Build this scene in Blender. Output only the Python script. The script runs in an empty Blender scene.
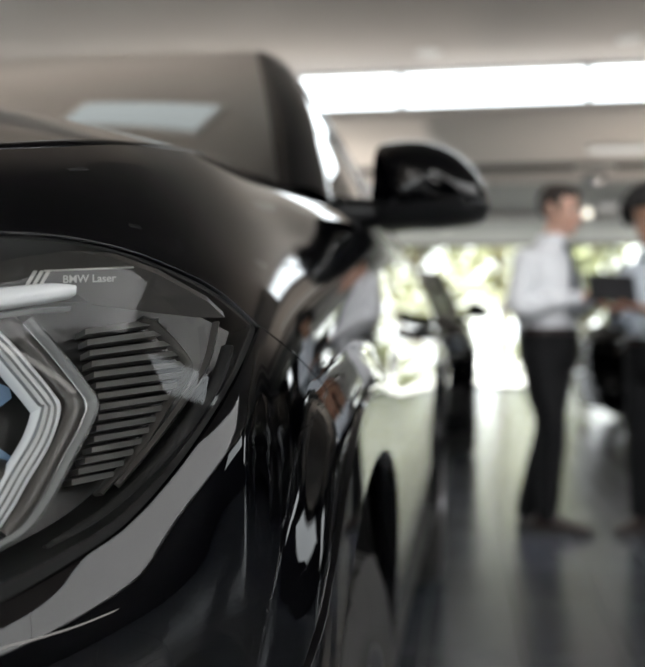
import bpy, bmesh, math, random
import numpy as np
from mathutils import Vector, Matrix
random.seed(7)
PI = math.pi
sc = bpy.context.scene
COL = sc.collection
FPX, CX, CY, CAMZ = 950.0, 322.5, 340.0, 0.97
YAW = math.radians(8.36)
XC, Y0 = -1.06, 0.12          # where the first car stands (centre line, nose)

# ------------------------------------------------------------------ materials
def principled(name, col, rough=0.5, metal=0.0, **kw):
    m = bpy.data.materials.new(name); m.use_nodes = True
    b = m.node_tree.nodes['Principled BSDF']
    b.inputs['Base Color'].default_value = (*col, 1)
    b.inputs['Roughness'].default_value = rough
    b.inputs['Metallic'].default_value = metal
    for k, v in kw.items():
        b.inputs[k.replace('_', ' ')].default_value = v
    return m

def noise_tint(m, scale, amount, rough_amount=0.0, bump=0.0, detail=4):
    """break up a principled material's colour / roughness with object-space noise"""
    nt = m.node_tree; b = nt.nodes['Principled BSDF']
    tc = nt.nodes.new('ShaderNodeTexCoord'); n = nt.nodes.new('ShaderNodeTexNoise')
    n.inputs['Scale'].default_value = scale; n.inputs['Detail'].default_value = detail
    nt.links.new(tc.outputs['Object'], n.inputs['Vector'])
    c = b.inputs['Base Color'].default_value[:3]
    mx = nt.nodes.new('ShaderNodeMix'); mx.data_type = 'RGBA'
    mx.inputs[6].default_value = (*[v * (1 - amount) for v in c], 1)
    mx.inputs[7].default_value = (*[min(1, v * (1 + amount)) for v in c], 1)
    nt.links.new(n.outputs['Fac'], mx.inputs[0]); nt.links.new(mx.outputs[2], b.inputs['Base Color'])
    if rough_amount:
        r = b.inputs['Roughness'].default_value
        mr = nt.nodes.new('ShaderNodeMapRange')
        mr.inputs['To Min'].default_value = max(0, r - rough_amount); mr.inputs['To Max'].default_value = r + rough_amount
        nt.links.new(n.outputs['Fac'], mr.inputs['Value']); nt.links.new(mr.outputs['Result'], b.inputs['Roughness'])
    if bump:
        bp = nt.nodes.new('ShaderNodeBump'); bp.inputs['Strength'].default_value = bump; bp.inputs['Distance'].default_value = 0.01
        nt.links.new(n.outputs['Fac'], bp.inputs['Height']); nt.links.new(bp.outputs['Normal'], b.inputs['Normal'])
    return m

def pane_glass(name, tint=(1, 1, 1), ior=1.5, extra=0.0, rough=0.0):
    """thin architectural / car glass: clear with a Fresnel mirror coat"""
    m = bpy.data.materials.new(name); m.use_nodes = True
    nt = m.node_tree; nt.nodes.clear()
    out = nt.nodes.new('ShaderNodeOutputMaterial'); mix = nt.nodes.new('ShaderNodeMixShader')
    tr = nt.nodes.new('ShaderNodeBsdfTransparent'); gl = nt.nodes.new('ShaderNodeBsdfGlossy'); fr = nt.nodes.new('ShaderNodeFresnel')
    tr.inputs['Color'].default_value = (*tint, 1); gl.inputs['Roughness'].default_value = rough
    gl.inputs['Color'].default_value = (1, 1, 1, 1)
    fr.inputs['IOR'].default_value = ior
    geo = nt.nodes.new('ShaderNodeNewGeometry')
    inv = nt.nodes.new('ShaderNodeMath'); inv.operation = 'SUBTRACT'; inv.inputs[0].default_value = 1.0
    nt.links.new(geo.outputs['Backfacing'], inv.inputs[1])
    mu = nt.nodes.new('ShaderNodeMath'); mu.operation = 'MULTIPLY'
    add = nt.nodes.new('ShaderNodeMath'); add.operation = 'MULTIPLY'; add.inputs[1].default_value = 1.0 + extra; add.use_clamp = True
    nt.links.new(fr.outputs['Fac'], add.inputs[0])
    nt.links.new(add.outputs[0], mu.inputs[0]); nt.links.new(inv.outputs[0], mu.inputs[1])
    nt.links.new(mu.outputs[0], mix.inputs['Fac']); nt.links.new(tr.outputs[0], mix.inputs[1]); nt.links.new(gl.outputs[0], mix.inputs[2])
    nt.links.new(mix.outputs[0], out.inputs['Surface'])
    return m

def emitter(name, col, strength):
    m = bpy.data.materials.new(name); m.use_nodes = True
    nt = m.node_tree; nt.nodes.clear()
    out = nt.nodes.new('ShaderNodeOutputMaterial'); e = nt.nodes.new('ShaderNodeEmission')
    e.inputs['Color'].default_value = (*col, 1); e.inputs['Strength'].default_value = strength
    nt.links.new(e.outputs[0], out.inputs['Surface'])
    return m

M = {}
M['paint'] = principled('car_paint', (0.0010, 0.0010, 0.0016), 0.03, 0.0, IOR=1.38)
M['white_paint'] = principled('white_car_paint', (0.75, 0.76, 0.77), 0.3, 0.0, Coat_Weight=1.0, Coat_Roughness=0.03)
M['silver_paint'] = principled('silver_car_paint', (0.5, 0.51, 0.53), 0.3, 0.7, Coat_Weight=1.0, Coat_Roughness=0.03)
M['gloss_black'] = principled('gloss_black_trim', (0.006, 0.006, 0.007), 0.08)
M['satin_black'] = noise_tint(principled('satin_black_plastic', (0.012, 0.012, 0.013), 0.45), 60, 0.2)
M['matt_black'] = principled('matt_black_lining', (0.004, 0.004, 0.004), 0.9)
M['rubber'] = noise_tint(principled('rubber', (0.032, 0.031, 0.030), 0.62), 45, 0.35)
M['alloy'] = principled('alloy', (0.33, 0.33, 0.34), 0.28, 0.9)
M['chrome'] = principled('chrome', (0.75, 0.76, 0.78), 0.08, 1.0)
M['steel'] = noise_tint(principled('brushed_steel', (0.35, 0.34, 0.33), 0.35, 0.9), 80, 0.15)
M['car_glass'] = pane_glass('windscreen_glass', (0.50, 0.54, 0.50), 1.75, 1.2)
M['dark_glass'] = pane_glass('side_window_glass', (0.10, 0.11, 0.11), 1.6, 0.2)
M['lens'] = pane_glass('headlight_lens', (0.95, 0.95, 0.94), 1.29, 0.0)
M['cabin'] = noise_tint(principled('cabin_trim', (0.02, 0.019, 0.018), 0.7), 30, 0.2)

# ------------------------------------------------------------------ objects
def tag(o, label=None, cat=None, group=None, kind=None):
    if label: o['label'] = label
    if cat: o['category'] = cat
    if group: o['group'] = group
    if kind: o['kind'] = kind
    return o

def empty(name, loc=(0, 0, 0), rz=0.0):
    o = bpy.data.objects.new(name, None); COL.objects.link(o)
    o.location = loc; o.rotation_euler = (0, 0, rz); o.empty_display_size = 0.1
    return o

def mesh_obj(name, verts, faces, mat, parent=None, smooth=True, normals=None):
    me = bpy.data.meshes.new(name)
    me.from_pydata([tuple(map(float, v)) for v in verts], [], [list(map(int, f)) for f in faces])
    me.update()
    if smooth:
        me.polygons.foreach_set('use_smooth', [True] * len(me.polygons))
    if normals is not None:
        me.normals_split_custom_set_from_vertices([tuple(map(float, n)) for n in normals])
    for m in (mat if isinstance(mat, (list, tuple)) else [mat]):
        me.materials.append(m)
    o = bpy.data.objects.new(name, me); COL.objects.link(o)
    if parent is not None: o.parent = parent
    return o

class MB:
    """collects simple solids into ONE mesh"""
    def __init__(s): s.v = []; s.f = []
    def add(s, v, f):
        n = len(s.v); s.v += [tuple(p) for p in v]; s.f += [[i + n for i in q] for q in f]; return s
    def box(s, lo, hi, mat4=None, bevel=0.0):
        bm = bmesh.new(); bmesh.ops.create_cube(bm, size=1)
        c = [(a + b) / 2 for a, b in zip(lo, hi)]; d = [b - a for a, b in zip(lo, hi)]
        for v in bm.verts: v.co = Vector((c[i] + v.co[i] * d[i] for i in range(3)))
        if bevel: bmesh.ops.bevel(bm, geom=bm.edges[:], offset=bevel, segments=2, profile=0.6, affect='EDGES')
        if mat4 is not None: bm.transform(mat4)
        return s.bm(bm)
    def bm(s, bm):
        bm.verts.index_update()
        s.add([v.co[:] for v in bm.verts], [[v.index for v in f.verts] for f in bm.faces]); bm.free(); return s
    def tube(s, pts, r, n=10, caps=True, up=None, flat=1.0):
        pts = [np.array(p, float) for p in pts]; rs = r if hasattr(r, '__len__') else [r] * len(pts)
        V = []; prev = None
        for i, p in enumerate(pts):
            t = pts[min(i + 1, len(pts) - 1)] - pts[max(i - 1, 0)]; t = t / (np.linalg.norm(t) + 1e-12)
            a = np.array(up, float) if up is not None else (prev if prev is not None else (np.array([0, 0, 1.]) if abs(t[2]) < .9 else np.array([1., 0, 0])))
            a = a - t * a.dot(t); a /= (np.linalg.norm(a) + 1e-12); prev = a; b = np.cross(t, a)
            for k in range(n):
                w = 2 * PI * k / n
                V.append(p + rs[i] * (a * math.cos(w) * flat + b * math.sin(w)))
        F = [[i * n + k, i * n + (k + 1) % n, (i + 1) * n + (k + 1) % n, (i + 1) * n + k] for i in range(len(pts) - 1) for k in range(n)]
        if caps: F += [list(range(n))[::-1], [(len(pts) - 1) * n + k for k in range(n)]]
        return s.add(V, F)
    def loft(s, rings, caps=True):
        n = len(rings[0]); V = [p for r in rings for p in r]
        F = [[i * n + k, i * n + (k + 1) % n, (i + 1) * n + (k + 1) % n, (i + 1) * n + k] for i in range(len(rings) - 1) for k in range(n)]
        if caps: F += [list(range(n))[::-1], [(len(rings) - 1) * n + k for k in range(n)]]
        return s.add(V, F)
    def lathe(s, prof, n=48, axis='x', c=(0, 0, 0), closed=False):
        """prof: (r, h) pairs revolved about an axis"""
        V = []
        for k in range(n):
            w = 2 * PI * k / n
            for r, h in prof:
                a, b = r * math.cos(w), r * math.sin(w)
                q = {'x': (h, a, b), 'y': (a, h, b), 'z': (a, b, h)}[axis]
                V.append(tuple(q[i] + c[i] for i in range(3)))
        m = len(prof); F = []
        for k in range(n):
            for i in range(m - 1 + (1 if closed else 0)):
                F.append([k * m + i, k * m + (i + 1) % m, ((k + 1) % n) * m + (i + 1) % m, ((k + 1) % n) * m + i])
        return s.add(V, F)
    def build(s, name, mat, parent=None, smooth=False, weld=False, angle=None):
        o = mesh_obj(name, s.v, s.f, mat, parent, smooth)
        bm = bmesh.new(); bm.from_mesh(o.data)
        if weld: bmesh.ops.remove_doubles(bm, verts=bm.verts[:], dist=1e-5)
        bmesh.ops.recalc_face_normals(bm, faces=bm.faces[:])
        bm.to_mesh(o.data); bm.free()
        if angle is not None: o.data.set_sharp_from_angle(angle=math.radians(angle))
        return o

def grid_patch(fn, us, vs):
    V = [fn(u, v) for v in vs for u in us]; nu = len(us)
    F = [[j * nu + i, j * nu + i + 1, (j + 1) * nu + i + 1, (j + 1) * nu + i] for j in range(len(vs) - 1) for i in range(nu - 1)]
    return V, F

def catmull(pts, per=8, closed=False):
    P = [np.array(p, float) for p in pts]; n = len(P); out = []
    rng = range(n) if closed else range(n - 1)
    for i in rng:
        p1, p2 = P[i], P[(i + 1) % n]
        p0 = P[i - 1] if (closed or i > 0) else 2 * p1 - p2
        p3 = P[(i + 2) % n] if (closed or i + 2 < n) else 2 * p2 - p1
        for k in range(per):
            t = k / per
            out.append(.5 * ((2 * p1) + (-p0 + p2) * t + (2 * p0 - 5 * p1 + 4 * p2 - p3) * t * t + (-p0 + 3 * p1 - 3 * p2 + p3) * t ** 3))
    if not closed: out.append(P[-1])
    return out

def smooth01(x): x = np.clip(x, 0, 1); return x * x * (3 - 2 * x)

def children(o): return [c for c in bpy.data.objects if c.parent == o]
def copy_tree(o, parent=None, swap=None):
    c = o.copy(); COL.objects.link(c); c.parent = parent
    if parent is not None: c.matrix_parent_inverse = o.matrix_parent_inverse.copy()
    if swap and c.type == 'MESH':
        for s in c.material_slots:
            if s.material and s.material.name in swap:
                new = swap[s.material.name]; s.link = 'OBJECT'; s.material = new
    for ch in children(o): copy_tree(ch, c, swap)
    return c
# ------------------------------------------------------------------ car body surface (car-local: x out to the driver side, y back from the nose, z up)
WY, WZ, RW = 0.86, 0.38, 0.38          # front wheel
WY2 = 3.835                            # rear wheel
ZB = 0.82
B_ = [(0, 0), (.35, .035), (.55, .09), (.68, .15), (.78, .212), (.858, .272), (.892, .322), (.919, .372), (.937, .412), (.949, .45),
      (.957, .505), (.956, .68), (.952, .86), (.952, 1.10), (.952, 1.40), (.954, 1.90), (.958, 2.6), (.964, 3.3), (.970, 3.85),
      (.965, 4.3), (.93, 4.65), (.85, 4.83), (.6, 4.90), (0, 4.92)]
T_ = [(0, .06, 1.0), (.33, .075, 1.006), (.50, .12, 1.022), (.61, .165, 1.034), (.70, .225, 1.046), (.785, .315, 1.060), (.825, .365, 1.070),
      (.842, .41, 1.080), (.851, .455, 1.090), (.848, .55, 1.106), (.838, .70, 1.131), (.825, .86, 1.151), (.815, 1.0, 1.167), (.808, 1.2, 1.184),
      (.805, 1.42, 1.201), (.855, 1.9, 1.21), (.865, 2.6, 1.215), (.865, 3.3, 1.22), (.86, 3.85, 1.225), (.845, 4.3, 1.225), (.80, 4.6, 1.22),
      (.7, 4.75, 1.2), (.5, 4.82, 1.2), (0, 4.85, 1.2)]
ZETA = [.15, .3, .47, .62, .75, .86, .94, 1.0]
f_front = [.11, .155, .195, .235, .30, .44, .68, 1]
f_flank = [.01, .03, .06, .12, .24, .44, .70, 1]
f_door = [.05, .12, .24, .38, .54, .71, .87, 1]
LOWZ = [.22, .40, .58, .72, .82]
low_b = [.09, .045, .026, .010, 0]
low_f = [.07, .028, .013, .005, 0]
FL = {10: [.01, .03, .11, .26, .45, .65, .83, 1], 11: [.01, .025, .06, .17, .40, .62, .82, 1], 12: [.01, .02, .035, .08, .24, .52, .78, 1],
      13: [.01, .02, .03, .045, .10, .36, .70, 1], 14: [.01, .02, .03, .04, .075, .27, .63, 1]}
def lerp(a, b, w): return [x * (1 - w) + y * w for x, y in zip(a, b)]
def wts(i):
    if i <= 6: return f_front, low_b
    if i <= 10:
        w = (i - 6) / 4; return lerp(f_front, FL[10], w), lerp(low_b, low_f, w)
    if i <= 14: return FL[i], low_f
    if i <= 16:
        w = (i - 14) / 2; return lerp(FL[14], f_door, w), low_f
    return f_door, low_f
NS, NT = len(B_) - 1, len(LOWZ) + len(ZETA) - 1
CN = np.zeros((NS + 1, NT + 1, 3))
for i in range(NS + 1):
    f, lo = wts(i); b = np.array(B_[i]); t = np.array(T_[i]); d = t[:2] - b; dn = d / np.linalg.norm(d)
    if i == 0: dn = np.array([0, 1.])
    if i == NS: dn = np.array([0, -1.])
    for j, z in enumerate(LOWZ): CN[i, j] = [*(b + dn * lo[j]), z]
    for j, q in enumerate(ZETA): CN[i, 5 + j] = [*(b + d * f[j]), ZB + (t[2] - ZB) * q]
# ghost rows
g0 = CN[1:2] * [-1, 1, 1]; g1 = CN[-2:-1] * [-1, 1, 1]
CE = np.concatenate([g0, CN, g1], 0)
CE = np.concatenate([2 * CE[:, :1] - CE[:, 1:2], CE, 2 * CE[:, -1:] - CE[:, -2:-1]], 1)
def bas(u):
    return np.stack([(1 - u) ** 3 / 6, (3 * u ** 3 - 6 * u ** 2 + 4) / 6, (-3 * u ** 3 + 3 * u ** 2 + 3 * u + 1) / 6, u ** 3 / 6], -1)
def rho(p, wy=WY):
    return ((np.abs(p[..., 1] - wy) / .44) ** 2.5 + (np.abs(p[..., 2] - WZ) / .475) ** 2.5) ** .4
def F0(s, t):
    s = np.clip(np.asarray(s, float), 0, NS - 1e-6); t = np.clip(np.asarray(t, float), 0, NT - 1e-6)
    i = s.astype(int); j = t.astype(int); bs = bas(s - i); bt = bas(t - j)
    out = np.zeros(s.shape + (3,))
    for a in range(4):
        for b in range(4):
            out += (bs[..., a] * bt[..., b])[..., None] * CE[i + a, j + b]
    return out
FLARE = np.array(catmull([(.395, .0), (.395, .2), (.40, .6), (.435, .79), (.49, .88), (.55, .932), (.62, .946), (.72, .960), (.86, .972), (1.02, .966), (1.18, .925), (1.30, .85),
                          (1.365, .72), (1.39, .5), (1.39, .2), (1.39, .0)], 4))
def poly_dist(poly, q):
    """signed distance in a plane to a closed polygon, positive inside"""
    inside = np.zeros(len(q), bool); x, y = q[:, 0], q[:, 1]; dmin = np.full(len(q), 1e9); n = len(poly)
    for i in range(n):
        (x1, y1), (x2, y2) = poly[i], poly[(i + 1) % n]
        if y1 != y2: inside ^= ((y1 > y) != (y2 > y)) & (x < (x2 - x1) * (y - y1) / (y2 - y1) + x1)
        ax, ay = x2 - x1, y2 - y1; L = ax * ax + ay * ay + 1e-15
        w = np.clip(((x - x1) * ax + (y - y1) * ay) / L, 0, 1)
        dmin = np.minimum(dmin, np.hypot(x - x1 - w * ax, y - y1 - w * ay))
    return np.where(inside, dmin, -dmin)
def F(s, t):
    p = F0(s, t); s = np.asarray(s, float) + np.zeros(p.shape[:-1])
    single = p.ndim == 1
    if single: p = p[None]; s = s[None] if s.ndim == 0 else s
    side = smooth01((s - 7.2) / 1.2) * smooth01((21 - s) / 1.0)
    for cy, k in ((0.0, .017), (WY2 - WY, .020)):
        m = (np.abs(p[..., 1] - WY - cy) < .62) & (side > 0)
        if m.any():
            q = np.stack([p[..., 1][m] - cy, p[..., 2][m]], -1)
            p[..., 0][m] += k * side[m] * smooth01(poly_dist(FLARE, q) / .050)
    # waist line pressed into the doors
    p[..., 0] -= .008 * smooth01((s - 13.5) / 1) * smooth01((20 - s) / 1) * np.exp(-((p[..., 2] - 0.93) / .03) ** 2)
    return p[0] if single else p
def FN(s, t, e=2e-3):
    s = np.asarray(s, float); t = np.asarray(t, float)
    ds = F(s + e, t) - F(s - e, t); dt = F(s, t + e) - F(s, t - e)
    n = np.cross(dt, ds); n /= (np.linalg.norm(n, axis=-1, keepdims=True) + 1e-12)
    return -n if False else n
def cam_xy(p):
    """car-local point of the first car -> camera right, up, depth"""
    X = p[..., 0] + XC; Y = p[..., 1] + Y0; Z = p[..., 2] - CAMZ
    c, s = math.cos(YAW), math.sin(YAW)
    return X * c + Y * s, Z, Y * c - X * s
def project(p):
    r, u, d = cam_xy(np.asarray(p, float)); d = np.where(d > .02, d, np.nan)
    return np.stack([CX + FPX * r / d, CY - FPX * u / d], -1)
def ray(u, v):
    c, s = math.cos(YAW), math.sin(YAW); r = (u - CX) / FPX; w = (CY - v) / FPX
    return np.array([0 - XC, 0 - Y0, CAMZ]), np.array([-s + r * c, c + r * s, w])
# dense parameter grid
ss = np.concatenate([np.linspace(0, 4, 40, endpoint=False), np.linspace(4, 13, 200, endpoint=False), np.linspace(13, NS, 110)])
ts = np.concatenate([np.linspace(0, 4, 30, endpoint=False), np.linspace(4, NT, 90)])
SG, TG = np.meshgrid(ss, ts, indexing='ij')
PG = F(SG, TG); NG = FN(SG, TG)
if (NG[60:240, 40, 0]).mean() < 0:
    FN_sign = -1
else:
    FN_sign = 1
NG = NG * FN_sign
UV = project(PG)
_cam = np.array([-XC, -Y0, CAMZ])
FACING = ((_cam - PG) * NG).sum(-1) > 0
def pix2st(u, v, lo=3.0, hi=14.0):
    d = (UV[..., 0] - u) ** 2 + (UV[..., 1] - v) ** 2
    d = np.where(FACING & (SG >= lo) & (SG <= hi) & ~np.isnan(d), d, 1e12)
    k = np.unravel_index(np.argmin(d), d.shape); st = np.array([SG[k], TG[k]])
    for _ in range(6):
        e = 1e-3; q = project(F(st[0], st[1])); r = np.array([u, v]) - q
        J = np.stack([(project(F(st[0] + e, st[1])) - q) / e, (project(F(st[0], st[1] + e)) - q) / e], -1)
        try: dl = np.linalg.solve(J, r)
        except Exception: break
        st = st + np.clip(dl, -.3, .3)
        st[0] = min(max(st[0], 0), NS); st[1] = min(max(st[1], 0), NT)
    return st
class Patch:
    def __init__(s, st, faces): s.st = np.asarray(st, float); s.faces = faces
    def P(s): return F(s.st[:, 0], s.st[:, 1])
    def N(s): return FN(s.st[:, 0], s.st[:, 1]) * FN_sign
    def clip(s, phi):
        """keep the part with phi >= 0 (phi: one value per vertex, or a function of (st, P))"""
        if callable(phi): phi = phi(s.st, s.P())
        st = [tuple(p) for p in s.st]; new = {}; faces = []
        def cut(a, b):
            key = (min(a, b), max(a, b))
            if key not in new:
                w = phi[a] / (phi[a] - phi[b]); pa, pb = st[a], st[b]
                st.append((pa[0] + (pb[0] - pa[0]) * w, pa[1] + (pb[1] - pa[1]) * w)); new[key] = len(st) - 1
            return new[key]
        for f in s.faces:
            k = [phi[i] >= 0 for i in f]
            if all(k): faces.append(f); continue
            if not any(k): continue
            out = []
            for q in range(len(f)):
                a, b = f[q], f[(q + 1) % len(f)]
                if k[q]: out.append(a)
                if k[q] != k[(q + 1) % len(f)]: out.append(cut(a, b))
            if len(out) >= 3: faces.append(out)
        used = sorted({i for f in faces for i in f}); mp = {a: b for b, a in enumerate(used)}
        return Patch([st[i] for i in used], [[mp[i] for i in f] for f in faces])
def full_patch(s0=0, s1=NS, t0=0, t1=NT):
    si = np.where((ss >= s0 - 1e-9) & (ss <= s1 + 1e-9))[0]; ti = np.where((ts >= t0 - 1e-9) & (ts <= t1 + 1e-9))[0]
    st = [(ss[i], ts[j]) for i in si for j in ti]; m = len(ti)
    return Patch(st, [[a * m + b, (a + 1) * m + b, (a + 1) * m + b + 1, a * m + b + 1] for a in range(len(si) - 1) for b in range(m - 1)])
def curve_phi(poly_st):
    """signed distance in metres to a closed curve in (s,t): positive inside"""
    poly = np.asarray(poly_st); C3 = F(poly[:, 0], poly[:, 1])
    A = C3; Bq = np.roll(C3, -1, 0)
    def fn(st, P):
        inside = np.zeros(len(st), bool); x, y = st[:, 0], st[:, 1]; n = len(poly)
        for i in range(n):
            x1, y1 = poly[i]; x2, y2 = poly[(i + 1) % n]
            if y1 == y2: continue
            c = ((y1 > y) != (y2 > y)) & (x < (x2 - x1) * (y - y1) / (y2 - y1) + x1)
            inside ^= c
        dmin = np.full(len(st), 1e9)
        for a, b in zip(A, Bq):
            ab = b - a; L = ab.dot(ab) + 1e-15
            w = np.clip(((P - a) @ ab) / L, 0, 1); d = np.linalg.norm(P - a - w[:, None] * ab, axis=1); dmin = np.minimum(dmin, d)
        return np.where(inside, dmin, -dmin)
    return fn
def border_loops(faces):
    cnt = {}
    for f in faces:
        for q in range(len(f)):
            a, b = f[q], f[(q + 1) % len(f)]; cnt[(a, b)] = 1
    return [(a, b) for (a, b) in cnt if (b, a) not in cnt]
def panel(name, patch, mat, parent, offset=0.0, flange=0.010, mirror=False, roll=None):
    """a pressed panel: outer skin plus a rolled edge turned inwards along its borders"""
    P, N = patch.P(), patch.N()
    if roll is not None:
        def Q(st): p = F(st[:, 0], st[:, 1]); n = FN(st[:, 0], st[:, 1]) * FN_sign; return p - n * roll(st, p)[:, None]
        st = patch.st; e = 1.2e-2; lo = lambda a: np.clip(a, [0, 0], [NS, NT])
        a0, a1 = lo(st - [e, 0]), lo(st + [e, 0]); b0, b1 = lo(st - [0, e]), lo(st + [0, e])
        n2 = np.cross(Q(b1) - Q(b0), Q(a1) - Q(a0)); n2 /= np.linalg.norm(n2, axis=1, keepdims=True) + 1e-12; n2 *= np.sign((n2 * N).sum(1, keepdims=True)); P = Q(st); N = n2
    V = [p + n * offset for p, n in zip(P, N)]; NN = [n for n in N]; Fs = [list(f) for f in patch.faces]
    # orient faces outwards
    f = Fs[len(Fs) // 2]; a, b, c = (np.array(V[f[i]]) for i in range(3))
    if np.cross(b - a, c - a).dot(NN[f[0]]) < 0: Fs = [q[::-1] for q in Fs]
    if flange:
        ed = border_loops(Fs); r1 = {}; r2 = {}; out = {}
        for a, b in ed:
            e = np.array(V[b]) - np.array(V[a]); o = np.cross(e, NN[a]); o /= (np.linalg.norm(o) + 1e-12)
            for k in (a, b): out[k] = out.get(k, np.zeros(3)) + o
        for k, o in out.items():
            o = o / (np.linalg.norm(o) + 1e-12); n = NN[k]; p = np.array(V[k])
            V.append(p + o * .0007 - n * .0007); NN.append(o * .8 + n * .6); r1[k] = len(V) - 1
            V.append(p + o * .0007 - n * flange); NN.append(o); r2[k] = len(V) - 1
        for a, b in ed:
            Fs.append([b, a, r1[a], r1[b]]); Fs.append([r1[b], r1[a], r2[a], r2[b]])
    if mirror:
        n0 = len(V); V = V + [np.array(p) * [-1, 1, 1] for p in V]; NN = NN + [np.array(n) * [-1, 1, 1] for n in NN]
        Fs = Fs + [[i + n0 for i in q][::-1] for q in Fs]
    return mesh_obj(name, V, Fs, mat, parent, True, NN)
# ------------------------------------------------------------------ the first car
car = empty('car')
def px_curve(pts, per=5): return [pix2st(u, v) for u, v in catmull(pts, per)]
AP_PX = [(0, 234), (60, 237), (120, 248), (170, 265), (222, 291), (263, 327), (254, 351), (235, 389), (192, 455), (138, 517), (84, 555), (42, 580), (0, 601)]
AP_HID = [(4.55, 4.95), (4, 4.95), (3.2, 5.0), (2.5, 5.3), (2.15, 6.2), (2.1, 7.6), (2.5, 8.6), (3.2, 9.0), (4, 9.25), (4.75, 9.38)]
ap_vis = px_curve(AP_PX[:6]) + px_curve(AP_PX[5:])[1:]
aper = ap_vis + [np.array(p) for p in catmull([ap_vis[-1]] + AP_HID + [ap_vis[0]], 5)[1:-1]]
LN_PX = [(0, 240), (60, 243), (119, 253), (168, 270), (218, 296), (255, 326), (247, 346), (228, 386), (185, 449), (131, 507), (78, 542), (38, 563), (0, 580)]
ln_vis = px_curve(LN_PX[:6]) + px_curve(LN_PX[5:])[1:]
LN_HID = [(s + .04 * np.sign(3.3 - s), t + .25 * (1 if t < 7 else -1)) for s, t in AP_HID]
lens_c = ln_vis + [np.array(p) for p in catmull([ln_vis[-1]] + LN_HID + [ln_vis[0]], 5)[1:-1]]
ap_phi, ln_phi = curve_phi(aper), curve_phi(lens_c)
def yz2st(y, z, lo=6.0, hi=15.0):
    d = (PG[..., 1] - y) ** 2 + (PG[..., 2] - z) ** 2 + np.where((SG >= lo) & (SG <= hi), 0, 9)
    k = np.unravel_index(np.argmin(d), d.shape); return np.array([SG[k], TG[k]])
seam = px_curve([(263, 327), (296, 354), (328, 388)], 6)
flare_line = [yz2st(y, z) for y, z in [(.52, .907), (.49, .88), (.46, .837), (.435, .79), (.418, .7), (.40, .6), (.396, .4)]]
bump_poly = seam + flare_line + [np.array(p) for p in [(flare_line[-1][0], -.5), (-.5, -.5), (-.5, NT + .5), (4.2, NT + .5), (4.2, 8.0), (6.5, 7.2)]]
bp_phi = curve_phi(bump_poly)
GAP = .0016
front = full_patch(0, 14.6)
st_, P_ = front.st, front.P()
phi_ap, phi_bp = ap_phi(st_, P_), bp_phi(st_, P_)
phi_bp = np.where((st_[:, 0] < 4) & (st_[:, 1] < .3), .01, phi_bp)
def with_vals(patch, *fns):
    for f in fns: patch = patch.clip(f)
    return patch
def grille_phi(st, P): return np.maximum(np.abs(P[:, 0] - .22) - .20, np.abs(P[:, 2] - .79) - .185)
def intake_phi(st, P): return np.maximum(np.abs(P[:, 0] - .70) - .17, np.abs(P[:, 2] - .50) - .09)
bumper = with_vals(front, lambda st, P: np.where(st[:, 0] < .8, np.abs(bp_phi(st, P)), bp_phi(st, P)) - GAP / 2, lambda st, P: -ap_phi(st, P), grille_phi, intake_phi)
def brow_roll(st, P):
    """the bumper swells away from the edge of the lamp opening"""
    d = -ap_phi(st, P); tip = smooth01((st[:, 0] - 6.6) / 1.4); L = .042 - .014 * tip; h = .0066 - .0008 * tip
    b = h * (1 - (1 - np.minimum(d / L, 1)) ** 2) * (1 - smooth01((d - L) / .10)) * smooth01((bp_phi(st, P) + .002) / .020) * (1 - smooth01((st[:, 0] - 8.1) / 1.1))
    return -np.where(st[:, 0] > 4.3, b * smooth01((st[:, 0] - 4.3) / .6), 0)
bumper_o = panel('front_bumper', bumper, M['paint'], car, mirror=True, roll=brow_roll)
fender = with_vals(front, lambda st, P: -bp_phi(st, P) - GAP / 2, lambda st, P: -ap_phi(st, P), lambda st, P: rho(P) - 1.14, lambda st, P: 1.385 - P[:, 1], lambda st, P: P[:, 2] - .36)
panel('front_fender', fender, M['paint'], car); 
trim = with_vals(full_patch(6, 15), lambda st, P: rho(P) - 1.0, lambda st, P: 1.132 - rho(P), lambda st, P: P[:, 2] - .2)
panel('wheel_arch_trim', trim, M['paint'], car, offset=.004, flange=.028)
rear = full_patch(13.0, NS)
in_rear = lambda st, P: rho(P, WY2) - 1.14
fd = with_vals(rear, lambda st, P: P[:, 1] - 1.389, lambda st, P: 2.418 - P[:, 1], lambda st, P: P[:, 2] - .385)
front_door = panel('front_door', fd, M['paint'], car)
rd = with_vals(rear, lambda st, P: P[:, 1] - 2.422, lambda st, P: 3.42 - P[:, 1] - .12 * np.clip(.85 - P[:, 2], 0, 1), in_rear, lambda st, P: P[:, 2] - .385)
rear_door = panel('rear_door', rd, M['paint'], car)
qp = with_vals(rear, lambda st, P: P[:, 1] - 3.424 + .12 * np.clip(.85 - P[:, 2], 0, 1), in_rear)
panel('rear_quarter_panel', qp, M['paint'], car)
rtrim = with_vals(full_patch(15, 21), lambda st, P: rho(P, WY2) - 1.0, lambda st, P: 1.132 - rho(P, WY2), lambda st, P: P[:, 2] - .2)
panel('wheel_arch_trim', rtrim, M['paint'], car, offset=.004, flange=.028)
sill = with_vals(rear, lambda st, P: P[:, 1] - 1.30, lambda st, P: 3.40 - P[:, 1], lambda st, P: .381 - P[:, 2])
panel('side_sill', sill, M['satin_black'], car, offset=.012)
# door handles
for door, y in ((front_door, 2.20), (rear_door, 3.16)):
    k = yz2st(y, .985, 14, 20); p = F(*k)
    m = MB(); m.tube([(p[0] - .008, y - .10, .983), (p[0] + .024, y - .085, .985), (p[0] + .034, y, .988), (p[0] + .024, y + .085, .985), (p[0] - .008, y + .10, .983)], .012, 10)
    m.build('door_handle', M['paint'], door, True)
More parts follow.
